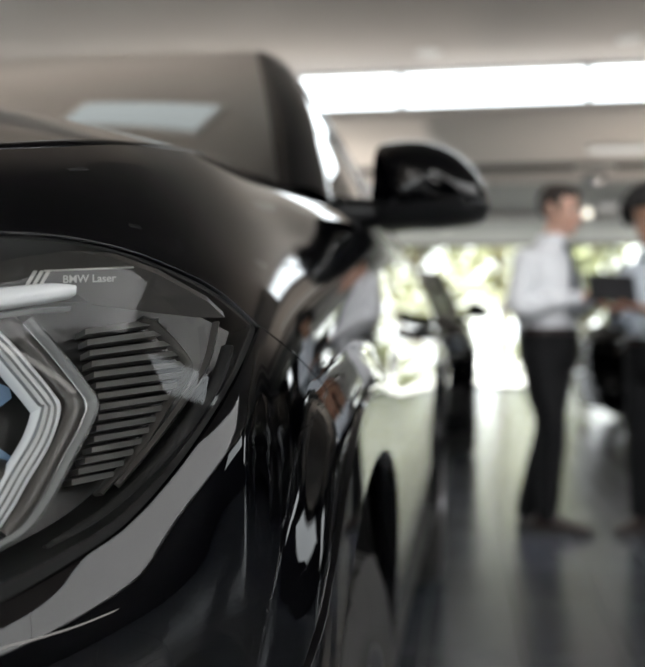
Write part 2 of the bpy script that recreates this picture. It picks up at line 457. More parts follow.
# wheel wells
for wy in (WY, WY2):
    m = MB(); rings = []
    for k in range(33):
        a = PI * (-.08 + 1.16 * k / 32); ca, sa = math.cos(a), math.sin(a); y = wy - .438 * abs(ca) ** .8 * (1 if ca > 0 else -1); z = WZ + .473 * abs(sa) ** .8 * (1 if sa > 0 else -1); rings.append([(x, y, z) for x in (.62, .7, .8, .9, .93)])
    V = [p for r in rings for p in r]; Fq = [[i * 5 + j, i * 5 + j + 1, (i + 1) * 5 + j + 1, (i + 1) * 5 + j] for i in range(32) for j in range(4)]
    n = len(V); V.append((.62, wy, WZ)); Fq += [[i * 5, (i + 1) * 5, n] for i in range(32)]
    m.add(V, Fq); m.build('wheel_arch_liner', M['matt_black'], car, True)
# ---- bonnet (Coons-like loft between its shut line and the centre line)
sb = np.concatenate([np.linspace(13.75, 4.2, 90)])
edge = F(sb, np.full(len(sb), NT - 1e-6)); edge_n = FN(sb, np.full(len(sb), NT - .01)) * FN_sign
NA = 44
cfront = F(np.linspace(4.2, 0, NA), np.full(NA, NT - 1e-6))
ymid = np.interp(edge[:, 1], [edge[-1, 1], edge[0, 1]], [.06, 1.24])
def zmid(y): return np.interp(y, [.05, .10, .2, .3, .4, .55, .7, .9, 1.1, 1.3], [.998, 1.045, 1.110, 1.153, 1.184, 1.214, 1.233, 1.248, 1.254, 1.252])
ysm = np.linspace(0.05, 1.3, 200); zsm = zmid(ysm)
for _ in range(60): zsm[1:-1] = (zsm[:-2] + 2 * zsm[1:-1] + zsm[2:]) / 4
aa = np.linspace(0, 1, NA); V = []
for b in range(len(sb)):
    E = edge[b]; Mx = np.array([0, ymid[b], np.interp(ymid[b], ysm, zsm)])
    w = max(0, (b / (len(sb) - 1) - .72) / .28) ** 2
    for q, a in enumerate(aa):
        h = 1 - (1 - a) ** 2.7
        p = np.array([E[0] * (1 - a), E[1] + (Mx[1] - E[1]) * (1 - (1 - a) ** 1.6), E[2] + (Mx[2] - E[2]) * h])
        last = np.array([edge[-1][0] * (1 - a), edge[-1][1] + (ymid[-1] - edge[-1][1]) * (1 - (1 - a) ** 1.6), edge[-1][2] + (np.interp(ymid[-1], ysm, zsm) - edge[-1][2]) * h])
        p = p + w * (cfront[q] - last)
        crease = .004 * math.exp(-((p[0] - .56 + .08 * p[1]) / .05) ** 2) * smooth01((p[1] - .2) / .3)
        V.append(p + np.array([0, 0, float(crease)]))
V = np.array(V).reshape(len(sb), NA, 3)
# small shut gap: pull the border in a touch and roll it under
d0 = V[:, 1] - V[:, 0]; V[:, 0] += d0 / np.linalg.norm(d0, axis=1, keepdims=True) * .0028
roll = V[:, :1] + np.array([-.0012, 0, -.0012]); roll2 = V[:, :1] + np.array([-.0035, 0, -.014])
V = np.concatenate([roll2, roll, V], 1); na = NA + 2
fr = V[-1:] + np.array([0, .002, -.014]); V = np.concatenate([V, fr], 0); nb = len(sb) + 1
Vf = V.reshape(-1, 3); Fq = [[i * na + j, i * na + j + 1, (i + 1) * na + j + 1, (i + 1) * na + j] for i in range(nb - 1) for j in range(na - 1)]
n0 = len(Vf); Vm = Vf * [-1, 1, 1]
hood = mesh_obj('bonnet', list(Vf) + list(Vm), [q[::-1] for q in Fq] + [[i + n0 for i in q] for q in Fq], M['paint'], car)
bm = bmesh.new(); bm.from_mesh(hood.data); bmesh.ops.remove_doubles(bm, verts=bm.verts[:], dist=2e-5); bmesh.ops.recalc_face_normals(bm, faces=bm.faces[:]); bm.to_mesh(hood.data); bm.free()
# ---- greenhouse
def Wl(t):      # edge of the windscreen against the A-pillar
    return np.array([.774 + (.583 - .774) * t, 1.37 + (2.08 - 1.37) * t, 1.205 + (1.632 - 1.205) * t + .018 * math.sin(PI * t)])
def sg_x(y, z):  # side glass plane
    xb = np.interp(y, [1.4, 1.55, 1.9, 2.6, 3.4, 4.1, 4.6, 4.8], [.828, .838, .856, .864, .864, .852, .82, .78]); q = (z - 1.215) / .43
    return xb - (.195 * q + .035 * q * q)
def rail(y): return float(np.interp(y, [1.5, 1.8, 2.05, 2.3, 2.6, 3.0, 3.5, 4.0, 4.4, 4.7], [1.20, 1.405, 1.55, 1.625, 1.652, 1.662, 1.657, 1.635, 1.605, 1.55]))
ysr = np.linspace(1.5, 4.7, 300); zr = np.array([rail(y) for y in ysr])
for _ in range(120): zr[1:-1] = (zr[:-2] + 2 * zr[1:-1] + zr[2:]) / 4
def rail(y): return float(np.interp(y, ysr, zr))
def belt(y): return 1.213 + .006 * (y - 1.5)
# windscreen: bowed between the two pillar edges
def screen(a, t):       # a -1..1
    e = Wl(t); bow = 1 - abs(a) ** 2.2
    return np.array([e[0] * a, e[1] - (.17 - .07 * t) * bow, e[2] + (.030 - .050 * t) * bow])
v, f = grid_patch(screen, np.linspace(-1, 1, 41), np.linspace(-.06, 1, 24))
ws = mesh_obj('windscreen', v, f, M['car_glass'], car)
bm = bmesh.new(); bm.from_mesh(ws.data); bmesh.ops.recalc_face_normals(bm, faces=bm.faces[:])
if sum(q.normal.y for q in bm.faces) > 0: bmesh.ops.reverse_faces(bm, faces=bm.faces[:])
bm.to_mesh(ws.data); bm.free()
m = MB(); rings = []
for i in range(41):         # cowl and wipers
    a = -1 + 2 * i / 40; p = screen(a, -.02); rings.append([p + [0, .03, .0], p + [0, -.05, -.004], p + [0, -.13, -.035], p + [0, -.13, -.08], p + [0, .03, -.08]])
m.loft(rings); m.build('cowl_panel', M['satin_black'], car, True)
for x0, x1 in ((.62, -.02), (-.05, -.6)):
    m = MB(); pts = []
    for k in range(9):
        a = (x0 + (x1 - x0) * k / 8) / .77; p = screen(a, .025 + .05 * k / 8); pts.append(p + [0, -.010, .012])
    m.tube(pts, .007, 8); m.build('wiper', M['satin_black'], car, True)
def strip(name, ca, cb, bulge, mat, n=30, k=9, mirror=True, parent=None):
    """a rounded pillar between two edge curves"""
    rows = []
    for i in range(n):
        t = i / (n - 1); A, Bp, up = np.array(ca(t)), np.array(cb(t)), np.array(bulge(t)); row = []
        row.append(A - up * .8 + (Bp - A) * .12)
        for j in range(k):
            w = j / (k - 1); row.append(A * (1 - w) + Bp * w + up * (1 - (2 * w - 1) ** 2) ** .7)
        row.append(Bp - up * .8 + (A - Bp) * .12); rows.append(row)
    V = [p for r in rows for p in r]; kk = k + 2
    Fq = [[i * kk + j, i * kk + (j + 1) % kk, (i + 1) * kk + (j + 1) % kk, (i + 1) * kk + j] for i in range(n - 1) for j in range(kk)]
    Fq += [list(range(kk)), [(n - 1) * kk + j for j in range(kk)]]
    out = []
    for sx in ((1, -1) if mirror else (1,)):
        o = MB().add([tuple(np.array(p) * [sx, 1, 1]) for p in V], Fq).build(name, mat, parent or car, True, angle=50); out.append(o)
    return out
def Gl(t):
    y = 1.50 + .82 * t; z = min(rail(y) - .004, belt(y) + (1.64 - belt(y)) * (t ** .92)); return np.array([sg_x(y, z) - .002, y, z])
strip('windscreen_pillar', lambda t: Wl(t) + [0.002, 0, 0], Gl, lambda t: np.array([.010, -.012, .010]), M['paint'])
# roof
def roof(a, t):
    y = 2.083 + 2.40 * t; zr_ = rail(max(y, 2.25)) + .012; x = sg_x(y, zr_ - .012) - .03
    if t < .12: q = t / .12; x = .585 * (1 - q) + x * q if q < 1 else x
    if t < .12: zr_ = 1.629 * (1 - t / .12) + zr_ * (t / .12)
    bow = 1 - abs(a) ** 2.4
    return np.array([x * a, y - (.10 * (1 - t) ** 3 - .05 * t ** 4) * bow, zr_ + (-.018 + .08 * smooth01(t * 4) - .02 * t * t) * bow])
v, f = grid_patch(roof, np.linspace(-1, 1, 41), np.linspace(0, 1, 50)); MB().add(v, f).build('roof', M['paint'], car, True)
def rail_pt(t):
    y = 2.09 + 2.44 * t; z = rail(y); return np.array([sg_x(y, z), y, z])
strip('roof_rail', lambda t: np.array(roof(1, t * .99)) - [.004, 0, .002], rail_pt, lambda t: np.array([.008, 0, .010]) * min(1, .25 + t * 6), M['paint'])
# side glazing
def side_glass(y0, y1, name, y_lo=None):
    def fn(a, b):
        y = y0 + (y1 - y0) * a; top = rail(y) - .006
        if y < 2.32: 
            t = (y - 1.50) / .82; top = min(top, Gl(max(t, 0))[2])
        z = belt(y) + (top - belt(y)) * b; return np.array([sg_x(y, z) - .006, y, z])
    v, f = grid_patch(fn, np.linspace(0, 1, 24), np.linspace(0, 1, 10))
    for sx in (1, -1):
        o = MB().add([tuple(np.array(p) * [sx, 1, 1]) for p in v], f).build(name, M['dark_glass'], car, True)
        me = o.data; bmx = bmesh.new(); bmx.from_mesh(me)
        if sum(q.normal.x for q in bmx.faces) * sx < 0: bmesh.ops.reverse_faces(bmx, faces=bmx.faces[:]); bmx.to_mesh(me)
        bmx.free()
side_glass(1.53, 2.40, 'front_side_window'); side_glass(2.46, 3.36, 'rear_side_window'); side_glass(3.44, 4.28, 'quarter_window')
for y0, y1, mt in ((2.395, 2.465, 'gloss_black'), (3.355, 3.445, 'gloss_black')):
    strip('door_pillar', lambda t: np.array([sg_x(y0, belt(y0) + (rail(y0) - belt(y0)) * t) - .004, y0, belt(y0) + (rail(y0) - belt(y0)) * t]),
          lambda t: np.array([sg_x(y1, belt(y1) + (rail(y1) - belt(y1)) * t) - .004, y1, belt(y1) + (rail(y1) - belt(y1)) * t]), lambda t: np.array([.004, 0, .001]), M[mt])
strip('rear_pillar', lambda t: np.array([sg_x(4.27, belt(4.27) + (rail(4.27) - belt(4.27)) * t), 4.27, belt(4.27) + (rail(4.27) - belt(4.27)) * t]),
      lambda t: np.array([.80 - .22 * t, 4.80 - .28 * t, 1.21 + .37 * t]), lambda t: np.array([.02, .015, .004]), M['paint'])
def hatch(a, t): return np.array([(.80 - .2 * t) * a, 4.82 - .30 * t + .05 * (1 - a * a), 1.20 + .40 * t + .02 * (1 - a * a)])
v, f = grid_patch(hatch, np.linspace(-1, 1, 21), np.linspace(0, 1, 10)); MB().add(v, f).build('rear_window', M['dark_glass'], car, True)
v, f = grid_patch(lambda a, t: hatch(a, .98 + .0 * t) * (1 - t) + np.array(roof(a, .99)) * t, np.linspace(-1, 1, 21), [0, .5, 1]); MB().add(v, f).build('roof_spoiler', M['paint'], car, True)
# belt line trim on the doors
m = MB(); m.tube([(sg_x(y, belt(y)) + .004, y, belt(y) - .002) for y in np.linspace(1.55, 4.3, 30)], .008, 8); bt = m.build('window_trim', M['gloss_black'], car, True)
# ---- cabin
cab = MB(); cab.box((-.74, 1.62, 1.0), (.74, 2.0, 1.15), bevel=.05); cab.build('dashboard', M['cabin'], car, True, angle=40)
m = MB(); m.box((-.8, 1.3, .34), (.8, 4.6, .40)); m.build('cabin_floor', M['cabin'], car)
for sx in (1, -1):
    m = MB(); m.box((sx * .4 - .25, 2.15, .45), (sx * .4 + .25, 2.72, .72), bevel=.06)
    s_ = m.build('front_seat', M['cabin'], car, True, angle=40)
    b = MB(); b.box((-.24, -.07, 0), (.24, .07, .62), Matrix.Translation((sx * .4, 2.72, .66)) @ Matrix.Rotation(-.3, 4, 'X'), bevel=.055)
    b.build('seat_back', M['cabin'], s_, True, angle=40)
    b = MB(); b.box((-.13, -.05, 0), (.13, .05, .19), Matrix.Translation((sx * .4, 2.93, 1.27)) @ Matrix.Rotation(-.2, 4, 'X'), bevel=.045); b.build('headrest', M['cabin'], s_, True, angle=40)
m = MB(); m.box((-.68, 3.4, .45), (.68, 3.9, .75), bevel=.06); m.box((-.68, 3.85, .7), (.68, 4.02, 1.22), bevel=.05); m.build('rear_seat', M['cabin'], car, True, angle=40)
m = MB(); th = [2 * PI * k / 40 for k in range(41)]
m.tube([(.40 + .185 * math.cos(w), 2.06 + .05 * math.sin(w), 1.06 + .178 * math.sin(w)) for w in th], .015, 8, caps=False)
m.box((.34, 2.03, 1.02), (.46, 2.07, 1.10), bevel=.01); m.box((.22, 2.05, 1.05), (.58, 2.07, 1.075)); m.build('steering_wheel', M['cabin'], car, True, angle=40)
m = MB(); m.box((-.12, 2.03, 1.46), (.12, 2.06, 1.53), bevel=.012); m.tube([(0, 2.05, 1.5), (0, 2.0, 1.575)], .012, 8); m.build('rear_view_mirror', M['satin_black'], car, True, angle=40)
# ---- wheels
def make_wheel(side=1):
    w = empty('wheel')
    m = MB(); nA, prof = 288, []
    R = .38; Wd = .142
    xs = np.linspace(-Wd * .86, Wd * .86, 37)
    V = []; 
    for k in range(nA):
        a = 2 * PI * k / nA; ring = [(.265, -Wd * .80), (.275, -Wd * .95), (.31, -Wd * 1.02), (.345, -Wd * .98), (.366, -Wd * .92)]
        for x in xs:
            u = x / (Wd * .86); r = R - .012 * abs(u) ** 3.2
            if min(abs(abs(u) - .18), abs(abs(u) - .55)) < .055: r -= .008
            elif abs(u) > .60:
                if ((k + (5 if u > 0 else 0)) % 9) < 2: r -= .010
            elif abs(u) > .22:
                if ((k + int(6 * abs(u))) % 8) < 2: r -= .009
            ring.append((r, x))
        ring += [(.366, Wd * .92), (.345, Wd * .98), (.31, Wd * 1.02), (.275, Wd * .95), (.265, Wd * .80)]
        V += [(x, r * math.cos(a), r * math.sin(a)) for r, x in ring]
    q = len(V) // nA
    Fq = [[k * q + i, k * q + i + 1, ((k + 1) % nA) * q + i + 1, ((k + 1) % nA) * q + i] for k in range(nA) for i in range(q - 1)]
    m.add(V, Fq); ty = m.build('tyre', M['rubber'], w, True, angle=35)
    m = MB(); m.lathe([(.262, -.13), (.268, -.135), (.272, -.12), (.25, -.10), (.245, .09), (.262, .115), (.278, .128), (.279, .134), (.270, .136), (.258, .120), (.236, .085), (.236, -.10)], 72, 'x', closed=True)
    for k in range(5):
        for dw in (-.16, .16):
            a = 2 * PI * k / 5 + dw; b = 2 * PI * k / 5 + dw * .45
            p0 = np.array([.088, .045 * math.cos(b), .045 * math.sin(b)]); p1 = np.array([.116, .252 * math.cos(a), .252 * math.sin(a)])
            pm = (p0 + p1) / 2 + np.array([-.004, 0, 0]); m.tube([p0, pm, p1], [.020, .016, .017], 8, up=(1, 0, 0), flat=1.3)
    m.lathe([(0, .098), (.03, .098), (.062, .092), (.066, .07), (.066, .03), (0, .03)], 40, 'x')
    rim = m.build('rim', M['alloy'], w, True, angle=35)
    m = MB(); m.lathe([(0, .099), (.027, .100), (.030, .096)], 32, 'x'); m.build('hub_cap', M['satin_black'], rim, True)
    m = MB(); m.lathe([(.06, .0), (.185, .0), (.185, .03), (.06, .03)], 60, 'x', closed=True); m.build('brake_disc', M['steel'], w, True, angle=35)
    m = MB(); m.box((-.01, .10, -.07), (.05, .215, .07), bevel=.012); m.build('brake_caliper', M['satin_black'], w, True, angle=35)
    return w
wheel = make_wheel(); wheel.parent = car; wheel.location = (.826, WY, WZ)
for x, y, rz in ((-.815, WY, PI), (.822, WY2, 0), (-.822, WY2, PI)):
    c = copy_tree(wheel, car); c.location = (x, y, WZ); c.rotation_euler = (.7 * y, 0, rz)
# ---- door mirror
def mirror_unit():
    mr = empty('door_mirror')
    # housing: outline seen from the front, swept back; x outwards from the door
    out = catmull([(.100, 1.175), (.097, 1.25), (.104, 1.305), (.13, 1.318), (.19, 1.318), (.245, 1.296), (.285, 1.255), (.302, 1.215), (.297, 1.190), (.262, 1.176), (.18, 1.172)], 5, closed=True)
    cx, cz = .2, 1.243; rings = []
    for sc_, dy in ((.02, -.078), (.30, -.074), (.55, -.063), (.75, -.048), (.90, -.028), (.98, -.004), (1.0, .02), (1.0, .06), (.985, .095), (.95, .10), (.93, .09), (.92, .06)):
        rings.append([(cx + (p[0] - cx) * sc_, 1.60 + dy + .10 * (p[0] - .1) ** 1 * .55, cz + (p[1] - cz) * sc_) for p in out])
    n = len(out); V = [p for r in rings for p in r]
    Fq = [[i * n + k, i * n + (k + 1) % n, (i + 1) * n + (k + 1) % n, (i + 1) * n + k] for i in range(len(rings) - 1) for k in range(n)] + [list(range(n)), [(len(rings) - 1) * n + k for k in range(n)]]
    up = [q for q in Fq if np.mean([V[i][2] for i in q]) >= 1.203]; lo = [q for q in Fq if np.mean([V[i][2] for i in q]) < 1.203]
    cap = MB().add(V, up).build('mirror_cap', M['paint'], mr, True); MB().add(V, lo).build('mirror_foot', M['satin_black'], mr, True)
    m = MB(); gl = [(cx + (p[0] - cx) * .90, 1.655 + .10 * (p[0] - .1) * .55, cz + (p[1] - cz) * .88) for p in out]
    m.add(gl, [list(range(n))]); m.build('mirror_glass', M['chrome'], mr)
    m = MB(); rings = []
    for x, h, d, z in ((-.035, .060, .075, 1.202), (.0, .052, .06, 1.199), (.04, .046, .045, 1.197), (.09, .043, .040, 1.195), (.15, .036, .040, 1.192), (.21, .014, .03, 1.190)):
        rings.append([(x, 1.615 + d * math.cos(2 * PI * k / 16), z + h * .62 * math.sin(2 * PI * k / 16)) for k in range(16)])
    m.loft(rings); m.build('mirror_arm', M['satin_black'], mr, True)
    m = MB(); m.add([(-.045, 1.50, 1.205), (-.02, 1.72, 1.205), (-.075, 1.72, 1.33), (-.03, 1.5, 1.205), (-.005, 1.72, 1.205), (-.062, 1.72, 1.33)], [[0, 1, 2], [5, 4, 3], [0, 3, 4, 1], [1, 4, 5, 2], [2, 5, 3, 0]])
    m.build('mirror_triangle', M['gloss_black'], mr)
    return mr
mir = mirror_unit(); mir.parent = car; mir.location = (.797, 0, 0)
c = copy_tree(mir, car); c.location = (-.797, 0, 0); c.scale = (-1, 1, 1)
# ---- nose: grille and intakes
for sx in (1, -1):
    m = MB(); o_ = [(.035, .98), (.36, .985), (.405, .93), (.385, .68), (.33, .62), (.10, .615), (.05, .65)]
    def nose_y(x, z): 
        k = np.argmin((PG[..., 0] - x) ** 2 + (PG[..., 2] - z) ** 2 + np.where(SG < 6, 0, 9)); return PG.reshape(-1, 3)[k, 1]
    pts = [(sx * x, nose_y(x, z) - .006, z) for x, z in catmull(o_, 4, True)]; pts.append(pts[0])
    m.tube(pts, .011, 8, caps=False); g = m.build('grille', M['chrome'], car, True)
    m = MB(); m.add([(sx * x, .09 + .18 * abs(x) ** 2, z) for x, z in catmull(o_, 4, True)], [list(range(28))]); m.build('grille_backing', M['matt_black'], g)
    for k in range(8):
        x = .075 + .041 * k; m = MB(); m.box((sx * x - .005, nose_y(x, .8) + .004, .635), (sx * x + .005, nose_y(x, .8) + .05, .965)); m.build('grille_slat', M['gloss_black'], g)
    m = MB(); m.box((sx * .70 - .18, .24, .40), (sx * .70 + .18, .30, .60)); m.build('side_intake', M['matt_black'], car)
m = MB(); m.box((-.85, .45, .24), (.85, 4.6, .30)); m.box((-.5, .16, .26), (.5, .45, .30)); m.build('underbody', M['matt_black'], car)
# ------------------------------------------------------------------ headlight
hl = None
def stP(st): st = np.asarray(st); return F(st[:, 0], st[:, 1])
lens_patch = with_vals(full_patch(1, 10), ln_phi)
seal_patch = with_vals(full_patch(1, 10), lambda st, P: ap_phi(st, P) - .0005, lambda st, P: -ln_phi(st, P) - .0003)
# housing bucket
ring = stP(lens_c); nring = FN(np.array(lens_c)[:, 0], np.array(lens_c)[:, 1]) * FN_sign
HP0 = F(*pix2st(110, 390)); HN = np.array([.66, -.70, .20]); HN /= np.linalg.norm(HN)
cen = ring.mean(0)
rings = []
for k, sc_ in ((.002, 1.0), (.03, .985), (.07, .94), (.105, .86)):
    rings.append([(p + (cen - p) * (1 - sc_)) - (HN * .6 + n * .4) * k for p, n in zip(ring, nring)])
nr = len(ring); Vh = [p for r in rings for p in r]
Fh = [[i * nr + k, i * nr + (k + 1) % nr, (i + 1) * nr + (k + 1) % nr, (i + 1) * nr + k] for i in range(3) for k in range(nr)] + [[3 * nr + k for k in range(nr)]]
M['bezel'] = principled('lamp_bezel', (0.06, 0.056, 0.052), 0.3)
M['bezel_dark'] = principled('lamp_housing', (0.007, 0.007, 0.007), 0.4)
M['fin'] = principled('lamp_fin', (0.13, 0.128, 0.125), 0.38)
M['light_guide'] = principled('light_guide', (0.80, 0.82, 0.84), 0.18, Transmission_Weight=.08, IOR=1.45)
M['clear_guide'] = principled('clear_guide', (0.55, 0.56, 0.56), 0.12, Transmission_Weight=.65, IOR=1.45)
M['blue'] = principled('blue_accent', (0.16, 0.25, 0.38), 0.25)
M['print'] = principled('printed_lettering', (0.62, 0.61, 0.58), 0.5)
M['crystal'] = principled('projector_lens', (0.9, 0.92, 0.95), 0.02, Transmission_Weight=.9, IOR=1.5)
hl = MB().add(Vh, Fh).build('headlight', M['bezel_dark'], car, True, angle=40)
lens_o = mesh_obj('lens', *(lambda p: (p.P(), p.faces))(lens_patch), M['lens'], hl, True, lens_patch.N())
def face_out(o, nref):
    bm = bmesh.new(); bm.from_mesh(o.data)
    if sum((q.normal.dot(Vector(nref)) for q in bm.faces)) < 0: bmesh.ops.reverse_faces(bm, faces=bm.faces[:]); bm.to_mesh(o.data)
    bm.free()
face_out(lens_o, HN)
lens_o.data.normals_split_custom_set_from_vertices([tuple(n) for n in [*lens_patch.N()]])
sp = seal_patch; mesh_obj('seal', [p - n * .003 for p, n in zip(sp.P(), sp.N())], sp.faces, M['rubber_seal'] if 'rubber_seal' in M else M['matt_black'], hl, True, sp.N())
def LP(u, v, k):
    """point on the lamp plane lying k metres behind the lens plane"""
    o, d = ray(u, v); t = ((HP0 - HN * k - o) @ HN) / (d @ HN); return o + d * t
def ribbon(name, path, width, k, depth, mat, per=6, parent=None, rnd=.0015, kk=None):
    """flat bar with rounded edges following a path in the lamp plane"""
    P = catmull(path, per); n = len(P); rows = []
    for i, p in enumerate(P):
        a = P[max(i - 1, 0)]; b = P[min(i + 1, n - 1)]; t = (b - a) / np.linalg.norm(b - a); nn = np.array([-t[1], t[0]])
        w = (width[0] + (width[1] - width[0]) * i / (n - 1)) / 2 if hasattr(width, '__len__') else width / 2
        L, R_ = LP(*(p + nn * w), k), LP(*(p - nn * w), k); e = (R_ - L) / np.linalg.norm(R_ - L)
        rows.append([L - HN * depth, L - HN * rnd, L + e * rnd, (L + R_) / 2 + HN * rnd * .6, R_ - e * rnd, R_ - HN * rnd, R_ - HN * depth])
    return MB().loft(rows).build(name, mat, parent or hl, True, angle=55)
def slab(name, poly, k, depth, mat, tilt=None, parent=None):
    """flat plate in the lamp plane; tilt(u,v) gives extra depth"""
    A = [LP(u, v, k + (tilt(u, v) if tilt else 0)) for u, v in poly]; n = len(A)
    Bk = [p - HN * depth for p in A]
    return MB().add(A + Bk, [list(range(n)), [n + i for i in range(n)][::-1]] + [[i, (i + 1) % n, n + (i + 1) % n, n + i] for i in range(n)]).build(name, mat, parent or hl)
# upper shelf of the lamp, carrying the lettering
SPA, SPB, SPC = LP(0, 245, .012), LP(205, 300, .012), LP(40, 312, .040)
SPN = np.cross(SPB - SPA, SPC - SPA); SPN /= np.linalg.norm(SPN)
if SPN.dot(HN) < 0: SPN = -SPN
def SH(u, v, k=0):
    o, d = ray(u, v); return o + d * (((SPA - SPN * k - o) @ SPN) / (d @ SPN))
def shelf_slab(name, poly, k, depth, mat):
    A = [SH(u, v, k) for u, v in poly]; n = len(A); Bk = [p - SPN * depth for p in A]
    return MB().add(A + Bk, [list(range(n)), [n + i for i in range(n)][::-1]] + [[i, (i + 1) % n, n + (i + 1) % n, n + i] for i in range(n)]).build(name, mat, hl)
shelf_slab('upper_bezel', [(-330, 262), (-80, 247), (60, 250), (118, 260), (165, 277), (212, 303), (228, 318), (200, 318), (100, 306), (86, 296), (-80, 306), (-330, 326)], 0, .005, M['bezel'])
# side bezel strips inside the outer edge
ribbon('side_bezel', [(234, 345), (224, 376), (206, 405), (168, 458), (120, 505), (60, 545)], (9, 16), .024, .006, M['matt_black'])
ribbon('reflector_strip', [(222, 322), (212, 362), (192, 396), (158, 442), (126, 480)], (5, 6), .022, .004, M['bezel'])
slab('fin_backing', [(-20, 300), (100, 304), (205, 318), (232, 332), (220, 372), (160, 452), (60, 545), (-20, 580)], .060, .004, M['bezel_dark'])
# cooling fins
for i in range(15):
    y = 326 + 10.4 * i
    xr = np.interp(y, [320, 330, 366, 440, 482], [158, 168, 196, 150, 112]); xl = np.interp(y, [320, 400, 440, 482], [92, 108, 100, 74])
    if xr - xl < 8: continue
    poly = [(xl, y + 3), (xr, y - 3 - .06 * (xr - xl)), (xr, y + 2.4 - .06 * (xr - xl)), (xl, y + 8.6)]
    slab('cooling_fin', poly, .040, .014, M['fin'], tilt=lambda u, v, y=y: -.006 * (v - y) / 8)
edge_o = ribbon('fin_frame', [(150, 318), (166, 326), (197, 366), (176, 402), (148, 446), (110, 488)], 4, .036, .012, M['bezel'])
# light guides
ribbon('brow_light_bar', [(-260, 322), (-120, 312), (0, 299), (60, 292), (84, 289)], (26, 13), .022, .010, M['light_guide'])
ribbon('brow_light_edge', [(-260, 340), (-120, 327), (0, 316), (50, 310), (80, 308)], (5, 4), .024, .006, M['clear_guide'])
inner = ribbon('inner_light_guide', [(-45, 300), (6, 341), (34, 372), (55, 398), (59, 408), (50, 436), (30, 470), (8, 508), (-30, 560)], 23, .030, .012, M['light_guide'], per=7)
for off in (-7, 0, 7):
    P = [(-45, 300), (6, 341), (34, 372), (55, 398), (59, 408), (50, 436), (30, 470), (8, 508), (-30, 560)]
    ribbon('guide_ridge', [(u + off * .85, v - off * .45 if v < 400 else v + off * .4) for u, v in P], 2.0, .0275, .003, M['clear_guide'], parent=inner, rnd=.0006)
ribbon('outer_light_guide', [(40, 318), (66, 348), (96, 386), (104, 400), (98, 420), (82, 450), (60, 492), (38, 522), (10, 540), (-30, 556)], 8, .026, .010, M['clear_guide'], per=7)
ribbon('guide_carrier', [(14, 318), (46, 350), (74, 384), (84, 402), (78, 424), (62, 455), (40, 496), (16, 528)], 20, .034, .008, M['bezel'], per=7)
# projector with its bright ring and blue accent
slab('blue_accent', [(-60, 395), (6, 380), (20, 386), (22, 396), (4, 410), (-30, 440), (-60, 450)], .050, .006, M['blue'], tilt=lambda u, v: .0005 * (v - 400) * .3)
slab('blue_accent', [(-60, 466), (-14, 448), (4, 440), (30, 458), (28, 463), (-20, 472)], .052, .006, M['blue'])
pc = LP(-6, 494, .045); rot = Vector((0, 0, 1)).rotation_difference(Vector((.25, -.96, .0))).to_matrix().to_4x4(); rot.translation = Vector(pc)
m = MB(); m.lathe([(.010, .004), (.0135, .006), (.017, .004), (.019, -.002), (.019, -.03), (.010, -.03)], 40, 'z'); m.v = [tuple(rot @ Vector(p)) for p in m.v]
pj = m.build('projector', M['bezel'], hl, True, angle=40)
m = MB(); m.lathe([(0, .010), (.004, .0095), (.008, .0075), (.011, .003), (.011, -.004), (0, -.004)], 32, 'z'); m.v = [tuple(rot @ Vector(p)) for p in m.v]; m.build('projector_lens', M['crystal'], pj, True, angle=60)
# printed mark and lettering on the shelf
shelf_slab('printed_line', [(53, 272.4), (140, 269.0), (140, 270.2), (54, 273.8)], -.0004, .0003, M['print'])
for i in range(3):
    u = 34 + 6.6 * i; shelf_slab('printed_bar', [(u, 288.5), (u + 3.6, 288.5), (u + 12.6, 273.0), (u + 8.8, 273.0)], -.0004, .0003, M['print'])
cu = bpy.data.curves.new('lettering', 'FONT'); cu.body = 'BMW Laser'; cu.size = 1.0; cu.resolution_u = 3; cu.offset = .018
to = bpy.data.objects.new('lettering_curve', cu); COL.objects.link(to); bpy.context.view_layer.update()
tm = bpy.data.meshes.new_from_object(to.evaluated_get(bpy.context.evaluated_depsgraph_get()))
bpy.data.objects.remove(to); w_ = max(v.co.x for v in tm.vertices)
tv = []
for v_ in tm.vertices:
    u = 71 + v_.co.x / w_ * 52; vv = 284.6 - v_.co.x / w_ * 1.5 - v_.co.y * 10.5; tv.append(SH(u, vv, -.0005))
mesh_obj('lettering', tv, [list(p.vertices) for p in tm.polygons], M['print'], hl, False)
# the lamp on the far side
c = copy_tree(hl, car); c.scale = (-1, 1, 1)
for ch in children(c):
    if ch.name.startswith(('lettering', 'printed')): bpy.data.objects.remove(ch)
car.location = (XC, Y0, 0)
# the other half of the bodywork
for o in list(children(car)):
    if o.name.split('.')[0] in ('front_fender', 'wheel_arch_trim', 'front_door', 'rear_door', 'rear_quarter_panel', 'side_sill', 'wheel_arch_liner', 'window_trim'):
        c = copy_tree(o, car); c.scale = (-1, 1, 1)
